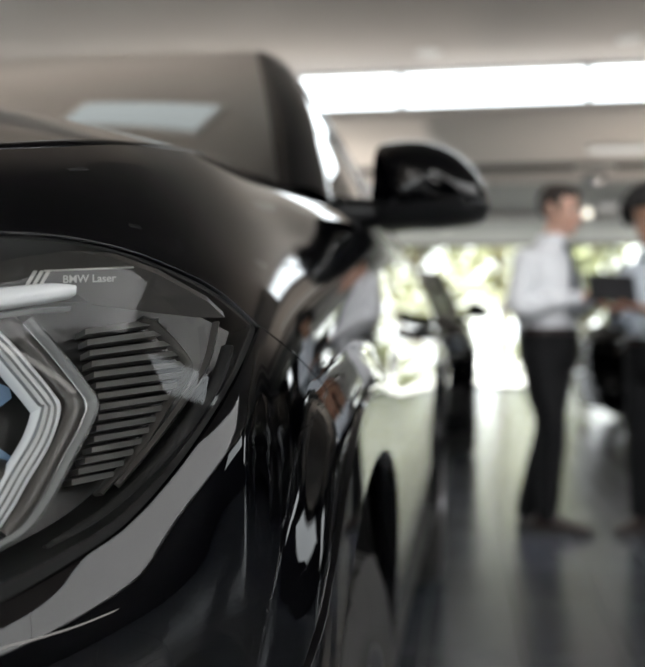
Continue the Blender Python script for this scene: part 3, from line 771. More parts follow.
# ------------------------------------------------------------------ showroom
def structure(o): o['kind'] = 'structure'; return o
def tile_floor():
    m = principled('floor_tile', (0.045, 0.045, 0.046), 0.2, IOR=2.7); nt = m.node_tree; b = nt.nodes['Principled BSDF']
    tc = nt.nodes.new('ShaderNodeTexCoord'); mp = nt.nodes.new('ShaderNodeMapping'); mp.inputs['Rotation'].default_value = (0, 0, PI / 2)
    mp.inputs['Location'].default_value = (0.0, .137, 0)
    br = nt.nodes.new('ShaderNodeTexBrick'); br.offset = 0.0; br.inputs['Scale'].default_value = 1.0
    br.inputs['Brick Width'].default_value = .616; br.inputs['Row Height'].default_value = .308; br.inputs['Mortar Size'].default_value = .0032; br.inputs['Mortar Smooth'].default_value = .2
    br.inputs['Color1'].default_value = (.085, .095, .112, 1); br.inputs['Color2'].default_value = (.105, .116, .134, 1); br.inputs['Mortar'].default_value = (.03, .03, .03, 1)
    nt.links.new(tc.outputs['Object'], mp.inputs['Vector']); nt.links.new(mp.outputs[0], br.inputs['Vector'])
    n = nt.nodes.new('ShaderNodeTexNoise'); n.inputs['Scale'].default_value = 2.2; n.inputs['Detail'].default_value = 6; nt.links.new(tc.outputs['Object'], n.inputs['Vector'])
    mx = nt.nodes.new('ShaderNodeMix'); mx.data_type = 'RGBA'; mx.blend_type = 'MULTIPLY'; mx.inputs[0].default_value = .35
    nt.links.new(br.outputs['Color'], mx.inputs[6]); nt.links.new(n.outputs['Color'], mx.inputs[7]); nt.links.new(mx.outputs[2], b.inputs['Base Color'])
    mr = nt.nodes.new('ShaderNodeMapRange'); mr.inputs['To Min'].default_value = .18; mr.inputs['To Max'].default_value = .28; nt.links.new(n.outputs['Fac'], mr.inputs['Value'])
    ad = nt.nodes.new('ShaderNodeMath'); ad.operation = 'MULTIPLY_ADD'; ad.inputs[1].default_value = .4; nt.links.new(br.outputs['Fac'], ad.inputs[0]); nt.links.new(mr.outputs[0], ad.inputs[2])
    nt.links.new(ad.outputs[0], b.inputs['Roughness'])
    bp = nt.nodes.new('ShaderNodeBump'); bp.invert = True; bp.inputs['Strength'].default_value = .4; bp.inputs['Distance'].default_value = .002
    nt.links.new(br.outputs['Fac'], bp.inputs['Height']); nt.links.new(bp.outputs['Normal'], b.inputs['Normal'])
    return m
M['floor'] = tile_floor()
M['ceiling'] = noise_tint(principled('ceiling_paint', (0.55, 0.505, 0.47), 0.75), 1.1, .05)
M['low_ceiling'] = noise_tint(principled('low_ceiling_paint', (0.60, 0.56, 0.53), 0.75), 1.1, .05)
M['wall'] = noise_tint(principled('wall_plaster', (0.16, 0.155, 0.15), 0.8), 1.4, .06)
M['wall_dark'] = noise_tint(principled('wall_panelling', (0.016, 0.0155, 0.015), 0.6), 1.4, .1)
M['frame'] = principled('window_frame_metal', (0.16, 0.16, 0.165), 0.4, 0.3)
M['light_frame'] = principled('clerestory_frame', (0.45, 0.46, 0.47), 0.4)
M['pane'] = pane_glass('window_glass', (0.94, 0.97, 0.96), 1.45)
M['white_metal'] = principled('white_fitting', (0.78, 0.77, 0.74), 0.4)
M['slot'] = principled('ceiling_slot', (0.03, 0.03, 0.03), 0.8)
XL, XR, YB, YF = -9.0, 10.5, -8.0, 20.5
ZH, ZL, YC = 3.38, 2.955, 8.75
structure(MB().box((XL, YB, -.12), (XR, YF, 0)).build('floor', M['floor']))
SX0, SX1, SY0, SY1 = 4.2, 10.0, -5.0, 3.4
structure(MB().box((XL, YB, ZH), (XR, SY0, ZH + .15)).box((XL, SY1, ZH), (XR, YC + .12, ZH + .15)).box((XL, SY0, ZH), (SX0, SY1, ZH + .15)).box((SX1, SY0, ZH), (XR, SY1, ZH + .15)).build('ceiling', M['ceiling']))
M['opal'] = bpy.data.materials.new('opal_skylight'); M['opal'].use_nodes = True; _n = M['opal'].node_tree; _n.nodes.clear()
_o = _n.nodes.new('ShaderNodeOutputMaterial'); _t = _n.nodes.new('ShaderNodeBsdfTranslucent'); _d = _n.nodes.new('ShaderNodeBsdfDiffuse'); _m = _n.nodes.new('ShaderNodeMixShader'); _m.inputs[0].default_value = .22
_t.inputs['Color'].default_value = (.72, .72, .72, 1); _d.inputs['Color'].default_value = (.75, .75, .74, 1)
_n.links.new(_t.outputs[0], _m.inputs[1]); _n.links.new(_d.outputs[0], _m.inputs[2]); _n.links.new(_m.outputs[0], _o.inputs['Surface'])
m = MB()
for k in (0, 2): y = SY0 + (SY1 - SY0) * k / 2; m.box((SX0, y - .04, ZH), (SX1, y + .04, ZH + .14))
for k in range(2): x = SX0 + (SX1 - SX0) * k; m.box((x - .04, SY0, ZH), (x + .04, SY1, ZH + .14))
sky_l = structure(m.build('window_8', M['light_frame'])); MB().box((SX0, SY0, ZH + .06), (SX1, SY1, ZH + .061)).build('pane', M['opal'], sky_l)
structure(MB().box((XL, YC - .02, ZL), (XR, 12.0, ZL + .07)).build('ceiling', M['low_ceiling']))
M['far_ceiling'] = noise_tint(principled('far_ceiling_paint', (0.34, 0.33, 0.315), 0.75), 1.1, .05)
structure(MB().box((XL, 12.0, ZL), (XR, YF + .1, ZL + .07)).build('ceiling', M['far_ceiling']))
structure(MB().box((XL - .2, YB - .2, -.12), (XL, 9.0, ZH + .15)).box((XL - .2, 9.0, ZL), (XL, YF + .2, ZH + .15)).build('wall_left', M['wall']))
structure(MB().box((3.2, YB - .2, -.12), (XR + .2, YB, ZH + .15)).build('wall_back', M['wall_dark']))
structure(MB().box((-40, -40, -.2), (45, YB - 6, -.03)).box((XL, YB - 6, -.2), (XR + .2, YB - .2, -.03)).build('ground', M['wall']))
structure(MB().box((3.2, YB, 0), (XR, YB + .02, .12)).build('baseboard_back', M['satin_black']))
structure(MB().box((XR, YB, -.12), (XR + .2, 8.80, 2.25)).box((XR, YB, 2.25), (XR + .2, 4.0, ZH + .15)).box((XR, 7.4, 2.25), (XR + .2, 8.8, ZH + .15)).box((XR, 4.0, 3.26), (XR + .2, 7.4, ZH + .15)).box((XR, 9.85, -.12), (XR + .2, YF + .2, ZH + .15)).box((XR, 8.8, 2.6), (XR + .2, 9.85, ZH + .15)).box((XR, 8.8, -.12), (XR + .2, 9.85, .6)).build('wall_right', M['wall_dark']))
XCL = 2.1
structure(MB().box((XCL, YC, ZL + .07), (XR, YC + .1, ZH)).build('wall_upper', M['ceiling']))
# clerestory strip where the roof steps down
m = MB(); m.box((XL, YC + .02, ZH - .03), (XCL, YC + .09, ZH)); m.box((XL, YC + .02, ZL + .07), (XCL, YC + .09, ZL + .10))
x = -.58 - 1.63 * 5
while x < XCL:
    m.box((x - .022, YC + .02, ZL + .07), (x + .022, YC + .09, ZH)); x += 1.63
cw = structure(m.build('window_1', M['light_frame']))
MB().add([(XL, YC + .05, ZL + .07), (XCL, YC + .05, ZL + .07), (XCL, YC + .05, ZH), (XL, YC + .05, ZH)], [[0, 1, 2, 3]]).build('pane', M['pane'], cw)
# glazed end wall and glazed side wall
def glazing(n, a, b, z0, z1, step, transom=None):
    a, b = np.array(a, float), np.array(b, float); L = np.linalg.norm(b - a); d = (b - a) / L; m = MB(); ang = math.atan2(d[1], d[0])
    T = Matrix.Translation((a[0], a[1], 0)) @ Matrix.Rotation(ang, 4, 'Z')
    m.box((0, -.05, z0), (L, .05, z0 + .06), T); m.box((0, -.05, z1 - .08), (L, .05, z1), T)
    k = 0
    while k * step <= L + .01:
        m.box((k * step - .03, -.05, z0), (k * step + .03, .05, z1), T); k += 1
    if transom: m.box((0, -.04, transom - .025), (L, .04, transom + .025), T)
    o = structure(m.build('window_%d' % n, M['frame']))
    V = [T @ Vector(p) for p in ((0, 0, z0), (L, 0, z0), (L, 0, z1), (0, 0, z1))]; MB().add(V, [[0, 1, 2, 3]]).build('pane', M['pane'], o)
glazing(2, (XL, YF), (4.6, YF), 0, ZL, 2.72)
structure(MB().box((4.6, YF - .05, -.12), (6.9, YF + .15, ZL)).box((7.9, YF - .05, -.12), (XR + .2, YF + .15, ZL)).build('wall_far', M['wall_dark']))
glazing(9, (6.9, YF), (7.9, YF), 0, ZL, 1.0)
glazing(3, (XR + .02, 9.85), (XR + .02, 8.80), .6, 2.6, 1.05)
glazing(7, (XL, YB - .1), (3.2, YB - .1), 0, ZH, 3.05)
glazing(4, (XL, 9.0), (XL, YF), 0, ZL, 3.25)
glazing(5, (XR + .05, 7.4), (XR + .05, 4.0), 2.25, 3.26, 3.4)
# beam and slot in the low ceiling
structure(MB().box((XL, 11.9, ZL - .07), (XR, 12.15, ZL)).build('trim_1', M['low_ceiling']))
structure(MB().box((XL, 11.25, ZL - .006), (XR, 11.75, ZL + .001)).build('trim_2', M['slot']))
structure(MB().box((XL, 15.4, ZL - .10), (XR, 15.7, ZL)).build('trim_3', M['low_ceiling']))
# ---- lamps
M['lamp_on'] = emitter('lit_panel', (1.0, .97, .92), 9.0)
M['panel_on'] = emitter('dim_lit_panel', (.92, 1.0, 1.0), .68)
M['lamp_bulb'] = emitter('lit_bulb', (1.0, .94, .82), 14.0)
M['globe'] = emitter('glowing_globe', (1, .95, .82), 2.6)
M['tube_on'] = emitter('softly_lit_tube', (1, .97, .92), .62)
M['diffuser_off'] = principled('unlit_diffuser', (.86, .85, .82), .5)
def panel_light(x, y, lx, ly, label):
    t = empty('ceiling_panel_light', (x, y, ZH)); tag(t, label, 'ceiling light', 'panel lights under the upper ceiling')
    m = MB(); a, b = lx / 2, ly / 2
    m.box((-a, -b, -.03), (a, -b + .025, 0)); m.box((-a, b - .025, -.03), (a, b, 0)); m.box((-a, -b + .025, -.03), (-a + .025, b - .025, 0)); m.box((a - .025, -b + .025, -.03), (a, b - .025, 0))
    m.build('light_frame', M['white_metal'], t)
    MB().box((-a + .025, -b + .025, -.02), (a - .025, b - .025, -.005)).build('diffuser', M['panel_on'], t)
    return t
PANELS = [(-1.15, 3.40, .80, .36)]
for x, y, a, b in PANELS: panel_light(x, y, a, b, 'lit white panel light on the upper ceiling, mirrored in the nearest windscreen')
def pendant(x0, y0, x1, y1, z, wd, label):
    L = math.hypot(x1 - x0, y1 - y0); t = empty('pendant_light', (x0, y0, z), math.atan2(y1 - y0, x1 - x0)); tag(t, label, 'ceiling light')
    m = MB(); m.box((0, -wd / 2, -.02), (L, wd / 2, .02)); m.build('diffuser', M['lamp_on'], t)
    m = MB(); m.box((-.03, -wd / 2 - .02, -.03), (0, wd / 2 + .02, .03)); m.build('end_cap', M['white_metal'], t)
    m = MB(); m.box((L, -wd / 2 - .02, -.03), (L + .03, wd / 2 + .02, .03)); m.build('end_cap', M['white_metal'], t)
    for q in (.15, .85): MB().tube([(L * q, 0, .02), (L * q, 0, ZH - z)], .006, 6).build('cable', M['steel'], t)
pendant(3.1, -1.3, 10.2, .8, 2.0, .16, 'long lit strip light hung beside the nearest car, mirrored in its headlight glass')
pendant(-6.5, -4.0, 4.0, -4.0, 2.75, .30, 'long strip light added unseen behind the viewer to brighten the ceiling')  # added behind the camera for extra light on the ceiling
def fill_spot(x, y, target, watts, label):  # unseen spots added to put more light on the two men
    t = empty('spotlight', (x, y, ZH)); tag(t, label, 'spotlight')
    d = (Vector(target) - Vector((x, y, ZH - .16))).normalized(); q = Vector((1, 0, 0)).rotation_difference(d).to_matrix().to_4x4(); q.translation = Vector((0, 0, -.16))
    m = MB(); m.lathe([(0, -.10), (.045, -.10), (.05, -.08), (.055, .07), (.05, .07), (.045, .03), (0, .03)], 24, 'x'); m.v = [tuple(q @ Vector(p)) for p in m.v]; m.build('lamp_head', M['white_metal'], t, True, angle=40)
    MB().tube([(0, 0, 0), (0, 0, -.12)], .012, 8).build('arm', M['white_metal'], t, True)
    L = bpy.data.lights.new('fill_spot_lamp', 'SPOT'); L.energy = watts; L.spot_size = math.radians(50); L.spot_blend = .6; L.shadow_soft_size = .05; L.color = (.97, .98, 1)
    lo = bpy.data.objects.new('fill_spot_lamp', L); COL.objects.link(lo); lo.parent = t; lo.rotation_euler = d.to_track_quat('-Z', 'Y').to_euler(); lo.location = Vector((0, 0, -.16)) + d * .08
def fill_uplighter(x, y, watts, label, cone=150, blend=1.0):  # invented lamps, kept out of view, added to brighten the ceilings
    t = empty('fill_lamp', (x, y, 0)); tag(t, label, 'added fill lamp', 'unseen fill lamps added to brighten the ceilings')
    m = MB(); m.lathe([(0, .025), (.15, .022), (.16, 0), (0, 0)], 32, 'z'); m.build('base', M['satin_black'], t, True, angle=40)
    MB().tube([(0, 0, .02), (0, 0, .50)], .02, 10).build('pole', M['satin_black'], t, True)
    m = MB(); m.lathe([(.014, .40), (.10, .44), (.14, .50), (.15, .60), (.144, .60), (.13, .505), (.095, .45), (0, .415)], 40, 'z'); m.build('lamp_shade', M['satin_black'], t, True, angle=50)
    L = bpy.data.lights.new('fill_light', 'SPOT'); L.energy = watts; L.spot_size = math.radians(cone); L.spot_blend = blend; L.shadow_soft_size = .06; L.color = (1, .91, .80)
    lo = bpy.data.objects.new('fill_light', L); COL.objects.link(lo); lo.parent = t; lo.location = (0, 0, .56); lo.rotation_euler = (PI, 0, 0)
fill_uplighter(2.75, 10.15, 210, 'low black fill lamp added right of the aisle, out of the frame')
fill_uplighter(-2.5, 11.0, 420, 'low black fill lamp added out of sight beyond the nearest car, left of the second one')
fill_uplighter(-2.6, 3.3, 165, 'low black fill lamp added out of sight on the far side of the nearest car', 95, .6)
fill_spot(-.2, 2.4, (.45, 4.95, 1.2), 105, 'unseen white spotlight added above the nearest car to brighten the tie wearer')
fill_spot(1.9, 2.6, (.9, 4.9, 1.2), 95, 'unseen white spotlight added above the aisle to brighten the two men')
def downlight(x, y, z, label, lit=False, r=.075):
    t = empty('downlight', (x, y, z)); tag(t, label, 'ceiling light', 'round downlights')
    m = MB(); m.lathe([(r, -.012), (r * 1.25, -.010), (r * 1.28, 0), (r, 0)], 32, 'z', closed=True); m.build('trim_ring', M['white_metal'], t, True, angle=40)
    m = MB(); m.lathe([(0, -.008), (r * .7, -.007), (r, -.003)], 32, 'z'); m.build('diffuser', M['lamp_bulb'] if lit else M['diffuser_off'], t, True)
def at_z(u, v, z):
    """floor-plan position of something seen at pixel (u, v) on the level z"""
    r, w = (u - CX) / FPX, (CY - v) / FPX; d = (z - CAMZ) / w; return (r * math.cos(YAW) - math.sin(YAW)) * d, (math.cos(YAW) + r * math.sin(YAW)) * d
for (u, v), z, lab, lit in (((425, 61), ZH, 'unlit round downlight in the upper ceiling just above the door mirror', False), ((620, 48), ZH, 'unlit round downlight in the upper ceiling at the top right of the photo', False),
        ((443, 233), ZL, 'unlit round downlight in the low ceiling just under the door mirror', False)):
    x, y = at_z(u, v, z); downlight(x, y, z, lab, lit, .085 if not lit else .05)
def tube_light(x, y, L, label):
    t = empty('ceiling_strip_light', (x, y, ZL)); tag(t, label, 'ceiling light', 'long strip lights under the low ceiling')
    m = MB(); m.box((0, -.09, -.05), (L, .09, .002), bevel=.01); m.build('lamp_housing', M['white_metal'], t)
    m = MB(); m.tube([(.03, 0, -.065), (L - .03, 0, -.065)], .05, 16, flat=.7); m.build('diffuser', M['tube_on'], t, True, angle=40)
    for q in (-.015, L - .02): MB().box((q, -.095, -.085), (q + .035, .095, .002), bevel=.008).build('end_cap', M['white_metal'], t)
tube_light(*at_z(581, 156, ZL - .06), 1.9, 'long white strip light high above the two men, nearest of the two')
tube_light(*at_z(590, 211, ZL - .06), 1.0, 'far strip light between the heads of the two men')
x, y = at_z(586, 172, ZL)
t = empty('spotlight', (x, y, ZL)); tag(t, 'pale spotlight hanging from the low ceiling above the tie wearer', 'spotlight')
m = MB(); m.box((-.22, -.03, -.03), (.22, .03, 0)); m.build('track', M['white_metal'], t)
m = MB(); m.tube([(0, 0, -.03), (0, 0, -.09)], .012, 8); m.build('arm', M['white_metal'], t, True)
m = MB(); m.lathe([(0, -.14), (.05, -.14), (.07, -.10), (.075, .10), (.06, .12), (.055, .11), (.05, -.05), (0, -.05)], 24, 'x', (0, 0, -.15)); m.build('lamp_head', M['alloy'], t, True, angle=40)
x, y = at_z(579, 217, ZL - .12)
t = empty('pendant_bulb', (x, y, ZL)); tag(t, 'small glowing globe bulb beside the face of the man in a tie', 'ceiling light')
MB().tube([(0, 0, .001), (0, 0, -.08)], .008, 8).build('cord', M['white_metal'], t, True)
ms = MB(); ms.lathe([(.001, -.06), (.03, -.068), (.052, -.09), (.06, -.12), (.052, -.15), (.03, -.172), (.001, -.18)], 24, 'z'); ms.build('globe', M['globe'], t, True)
# ---- outside
M['pave'] = noise_tint(principled('forecourt_paving', (0.40, 0.395, 0.38), 0.9), .6, .15)
M['bark'] = noise_tint(principled('bark', (0.11, 0.085, 0.065), 0.9), 12, .4)
def leaf_mat(name, col):
    m = principled(name, col, .55, 0.0); nt = m.node_tree; b = nt.nodes['Principled BSDF']; out = nt.nodes['Material Output']
    tl = nt.nodes.new('ShaderNodeBsdfTranslucent'); tl.inputs['Color'].default_value = (col[0] * 1.3, col[1] * 1.25, col[2] * .85, 1); mx = nt.nodes.new('ShaderNodeMixShader'); mx.inputs[0].default_value = .4
    nt.links.new(b.outputs[0], mx.inputs[1]); nt.links.new(tl.outputs[0], mx.inputs[2]); nt.links.new(mx.outputs[0], out.inputs['Surface']); return m
M['leaf'] = [leaf_mat('leaf_bright', (0.27, 0.28, 0.18)), leaf_mat('leaf_mid', (0.19, 0.205, 0.13)), leaf_mat('leaf_pale', (0.35, 0.36, 0.25))]
structure(MB().box((-40, YF + .1, -.2), (45, 70, -.03)).build('ground', M['pave']))
structure(MB().box((XR + .21, YB - 6, -.2), (45, YF + .1, -.03)).build('ground', M['pave']))
structure(MB().box((-40, YB - 6, -.2), (XL - .1, YF + .1, -.03)).build('ground', M['pave']))
M['hedge_wall'] = noise_tint(principled('rendered_garden_wall', (0.55, 0.54, 0.5), .9), 2, .08)
rnd = random.Random(3)
def leaf_cloud(blobs, n, size, r):
    m = MB(); V = []; Fq = []
    tot = sum(b[3] * b[4] for b in blobs)
    for (cx, cy, cz, rx, rz) in blobs:
        for _ in range(int(n * rx * rz / tot)):
            th = r.uniform(0, 2 * PI); ph = math.acos(r.uniform(-1, 1)); q = r.uniform(.55, 1.0) ** .5
            p = Vector((cx + rx * q * math.sin(ph) * math.cos(th), cy + rx * q * math.sin(ph) * math.sin(th), cz + rz * q * math.cos(ph)))
            R_ = Matrix.Rotation(r.uniform(0, 6.3), 3, 'Z') @ Matrix.Rotation(r.uniform(-1.2, 1.2), 3, 'X'); s = size * r.uniform(.6, 1.3); k = len(V)
            for a in ((0, 0, 0), (.32 * s, .4 * s, .05 * s), (0, s, 0), (-.32 * s, .4 * s, .05 * s)): V.append(p + R_ @ Vector(a))
            Fq.append([k, k + 1, k + 2, k + 3])
    return m.add(V, Fq)
def tree(x, y, h, crown, lf, label, seed):
    r = random.Random(seed); t = empty('tree', (x, y, -.03)); tag(t, label, 'tree', 'trees outside the glass wall')
    m = MB(); m.tube([(0, 0, 0), (.05, .02, h * .3), (-.03, .05, h * .6), (0, 0, h * .85)], [.16, .13, .09, .03], 10)
    for k in range(6):
        a = k * 1.05; m.tube([(0, .03, h * (.32 + .06 * k)), (.5 * crown * math.cos(a), .5 * crown * math.sin(a), h * (.45 + .07 * k)), (.85 * crown * math.cos(a), .85 * crown * math.sin(a), h * (.5 + .08 * k))], [.07, .045, .015], 7)
    m.build('trunk', M['bark'], t, True)
    bl = [(r.uniform(-.6, .6) * crown, r.uniform(-.6, .6) * crown, h * r.uniform(.38, .92), crown * r.uniform(.35, .6), crown * r.uniform(.3, .5)) for _ in range(11)]
    leaf_cloud(bl, 1900, .30, r).build('crown', M['leaf'][lf], t)
TREES = [(-4.6, 27, 5.2, 2.0, 2, 'pale green tree outside, leftmost beyond the dark car'), (-1.3, 26.0, 4.8, 1.7, 0, 'bright green tree outside, directly behind the car mirror'), (1.0, 29, 5.5, 2.0, 2, 'pale leafy tree outside, just left of the tie wearer'),
         (2.9, 25.5, 4.2, 1.3, 1, 'mid green tree outside, partly behind the tie wearer'), (7.8, 36, 5.6, 2.2, 1, 'distant tree outside, beyond the black car at right')]
for i, a in enumerate(TREES): tree(*a, seed=20 + i)
def shrub(x, y, w, h, lf, label, seed):
    r = random.Random(seed); t = empty('shrub', (x, y, -.03)); tag(t, label, 'shrub', 'shrubs outside the glass wall')
    m = MB()
    for k in range(7): a = k * .9; m.tube([(0, 0, 0), (.3 * w * math.cos(a), .3 * w * math.sin(a), h * .8)], [.03, .01], 6)
    m.build('stem', M['bark'], t, True)
    leaf_cloud([(r.uniform(-.6, .6) * w, r.uniform(-.3, .3) * w, h * r.uniform(.35, .75), w * .45, h * .36) for _ in range(8)], 1200, .16, r).build('foliage', M['leaf'][lf], t)
for i, a in enumerate([(-3.0, 24.0, 1.2, 1.5, 1, 'round shrub outside, at left beyond the dark car flank'), (-.7, 23.6, 1.0, 1.3, 0, 'low bright shrub outside behind the car in the second row'), (1.7, 24.2, .9, 1.2, 1, 'low shrub outside beside the legs of the tie wearer'), (4.6, 25, 1.2, 1.0, 2, 'pale low shrub outside between the two men')]):
    shrub(*a, seed=50 + i)
# ---- sky
w = bpy.data.worlds.new('sky'); sc.world = w; w.use_nodes = True; nt = w.node_tree; bg = nt.nodes['Background']
tc = nt.nodes.new('ShaderNodeTexCoord'); sx_ = nt.nodes.new('ShaderNodeSeparateXYZ'); cr = nt.nodes.new('ShaderNodeValToRGB')
cr.color_ramp.elements[0].position = .45; cr.color_ramp.elements[0].color = (.30, .30, .29, 1); cr.color_ramp.elements[1].position = 1.0; cr.color_ramp.elements[1].color = (.78, .88, 1.0, 1)
e = cr.color_ramp.elements.new(.52); e.color = (.95, .97, 1.0, 1)
mr = nt.nodes.new('ShaderNodeMapRange'); mr.inputs['From Min'].default_value = -1; mr.inputs['From Max'].default_value = 1
nt.links.new(tc.outputs['Generated'], sx_.inputs[0]); nt.links.new(sx_.outputs['Z'], mr.inputs['Value']); nt.links.new(mr.outputs[0], cr.inputs[0]); nt.links.new(cr.outputs[0], bg.inputs['Color'])
bg.inputs['Strength'].default_value = 5.0

sun = bpy.data.lights.new('sun', 'SUN'); so = bpy.data.objects.new('sun', sun); COL.objects.link(so); sun.energy = 40; sun.angle = math.radians(1.5); sun.color = (1.0, .97, .92)
so.rotation_euler = (math.radians(28), math.radians(-12), 0)
# ------------------------------------------------------------------ the other cars
tag(car, 'black SUV filling the left of the photo, its headlight and fender close to the viewer', 'car', 'black SUVs on the showroom floor')
c2 = copy_tree(car); c2.location = (-.89, 7.6, 0); tag(c2, 'black SUV standing directly behind the nearest car, with one mirror showing past its flank', 'car')
c3 = copy_tree(car); c3.location = (1.2, 11.7, 0); c3.rotation_euler = (0, 0, -PI / 2 + .12); tag(c3, 'black SUV parked crosswise in the distance behind the two men', 'car')
c4 = copy_tree(car); c4.location = (4.75, 5.45, 0); tag(c4, 'black SUV added outside the frame right of the two men, to darken the near bumper reflection', 'car')  # unseen copy added so the near bumper reflects something dark
# ------------------------------------------------------------------ people
def remeshed(mb, voxel, smooth_it=4, noise=0.0, nscale=8.0, seed=0):
    me = bpy.data.meshes.new('tmp'); me.from_pydata(mb.v, [], mb.f)
    bm = bmesh.new(); bm.from_mesh(me); bmesh.ops.recalc_face_normals(bm, faces=bm.faces[:]); bm.to_mesh(me); bm.free()
    o = bpy.data.objects.new('tmp', me); COL.objects.link(o)
    r = o.modifiers.new('r', 'REMESH'); r.mode = 'VOXEL'; r.voxel_size = voxel
    s = o.modifiers.new('s', 'SMOOTH'); s.factor = .5; s.iterations = smooth_it
    if noise:
        tx = bpy.data.textures.new('folds', 'CLOUDS'); tx.noise_scale = 1 / nscale
        d = o.modifiers.new('d', 'DISPLACE'); d.texture = tx; d.strength = noise; d.mid_level = .5
    bpy.context.view_layer.update()
    ev = o.evaluated_get(bpy.context.evaluated_depsgraph_get()); m2 = bpy.data.meshes.new_from_object(ev)
    V = [v.co[:] for v in m2.vertices]; Fq = [list(p.vertices) for p in m2.polygons]
    bpy.data.objects.remove(o); bpy.data.meshes.remove(me); bpy.data.meshes.remove(m2)
    return MB().add(V, Fq)
def ell(m, c, r, rot=None, n=16, k=10):
    V = []; c = np.array(c, float)
    R3 = np.array(rot) if rot is not None else np.eye(3)
    for i in range(k + 1):
        ph = PI * i / k
        for j in range(n):
            th = 2 * PI * j / n; V.append(c + R3 @ np.array([r[0] * math.sin(ph) * math.cos(th), r[1] * math.sin(ph) * math.sin(th), r[2] * math.cos(ph)]))
    Fq = [[i * n + j, i * n + (j + 1) % n, (i + 1) * n + (j + 1) % n, (i + 1) * n + j] for i in range(k) for j in range(n)]
    return m.add(V, Fq)
def limb(m, pts, rs, n=16):
    P = catmull(pts, 5); R_ = [r[0] for r in catmull([(r,) for r in rs], 5)]
    m.tube(P, R_, n)
    ell(m, pts[0], (rs[0],) * 3); ell(m, pts[-1], (rs[-1],) * 3); return m
def torso(m, rows, f):
    """rows: (centre, half width, half depth); f: facing direction"""
    f = np.array([f[0], f[1], 0.]); f /= np.linalg.norm(f); s = np.array([-f[1], f[0], 0.])
    rings = []
    for c, w, d in [(np.array(r[:3]), r[3], r[4]) for r in catmull([(*c, w, d) for c, w, d in rows], 4)]:
        ring = []
        for k in range(28):
            a = 2 * PI * k / 28; ca, sa = math.cos(a), math.sin(a)
            ring.append(c + s * w * math.copysign(abs(ca) ** .85, ca) + f * d * math.copysign(abs(sa) ** .85, sa))
        rings.append(ring)
    return m.loft(rings)
def hand(wrist, dirn, palm, thumb_side, curl, size=1.0):
    """palm + four unequal fingers + thumb; palm: normal out of the palm"""
    m = MB(); d = np.array(dirn, float); d /= np.linalg.norm(d); pn = np.array(palm, float); pn -= d * pn.dot(d); pn /= np.linalg.norm(pn); s = np.cross(pn, d) * thumb_side
    w = np.array(wrist, float); Rm = np.stack([d, s, pn], 1)
    pm = MB(); limb(pm, [w - d * .03, w + d * .02], [.027 * size, .028 * size]); ell(pm, w + d * .055 * size, (.052 * size, .042 * size, .017 * size), Rm); ell(pm, w + d * .035 * size + s * .025 * size + pn * .006, (.034 * size, .020 * size, .017 * size), Rm)
    for k, (off, L) in enumerate(((.030, .072), (.010, .080), (-.011, .074), (-.030, .058))):
        b = w + d * (.088 - .004 * abs(k - 1)) * size + s * off * size; p = [b - d * .02, b]; a = 0; q = b.copy()
        for seg, fr in enumerate((.45, .32, .23)):
            a += curl * (.5, .75, .55)[seg]; q = q + (d * math.cos(a) + pn * math.sin(a)) * L * fr * size; p.append(q.copy())
        r0 = .0088 * size; limb(pm, p, [r0, r0, r0 * .95, r0 * .88, r0 * .75], 10)
    b = w + d * .03 * size + s * .035 * size; p = [w + d * .012 + s * .015, b, b + (d * .55 + s * .62 + pn * .35) * .036 * size, b + (d * .85 + s * .55 + pn * .75) * .058 * size]
    limb(pm, p, [.014 * size, .0125 * size, .0105 * size, .0085 * size], 10)
    return remeshed(pm, .0032, 2)
def head_mesh(c, f, up=(0, 0, 1), size=1.0):
    """skull, jaw, nose, brow, lips, ears around centre c (eye level) facing f"""
    f = np.array(f, float); f /= np.linalg.norm(f); u = np.array(up, float); s = np.cross(u, f); s /= np.linalg.norm(s); u = np.cross(f, s); Rm = np.stack([f, s, u], 1)
    c = np.array(c, float); P = lambda a, b, z: c + (f * a + s * b + u * z) * size
    m = MB(); z_ = size
    ell(m, P(-.012, 0, .035), (.098 * z_, .077 * z_, .088 * z_), Rm, 24, 16); ell(m, P(.030, 0, -.035), (.062 * z_, .060 * z_, .072 * z_), Rm, 24, 16)
    ell(m, P(.045, 0, -.080), (.040 * z_, .040 * z_, .030 * z_), Rm); ell(m, P(.070, 0, -.100), (.020 * z_, .024 * z_, .016 * z_), Rm)
    for b in (-1, 1):
        ell(m, P(.052, .036 * b, -.022), (.030 * z_, .024 * z_, .022 * z_), Rm); ell(m, P(.072, .030 * b, .018), (.017 * z_, .026 * z_, .009 * z_), Rm)
        ell(m, P(-.008, .079 * b, -.012), (.019 * z_, .008 * z_, .031 * z_), Rm)
    m.tube([P(.082, 0, .012), P(.098, 0, -.012), P(.110, 0, -.034), P(.090, 0, -.044)], [.008, .010, .0135, .010], 12)
    for b in (-1, 1): ell(m, P(.092, .012 * b, -.038), (.010, .008, .007), Rm)
    ell(m, P(.083, 0, -.062), (.012, .025, .007), Rm); ell(m, P(.081, 0, -.073), (.012, .022, .008), Rm)
    return m, P, Rm
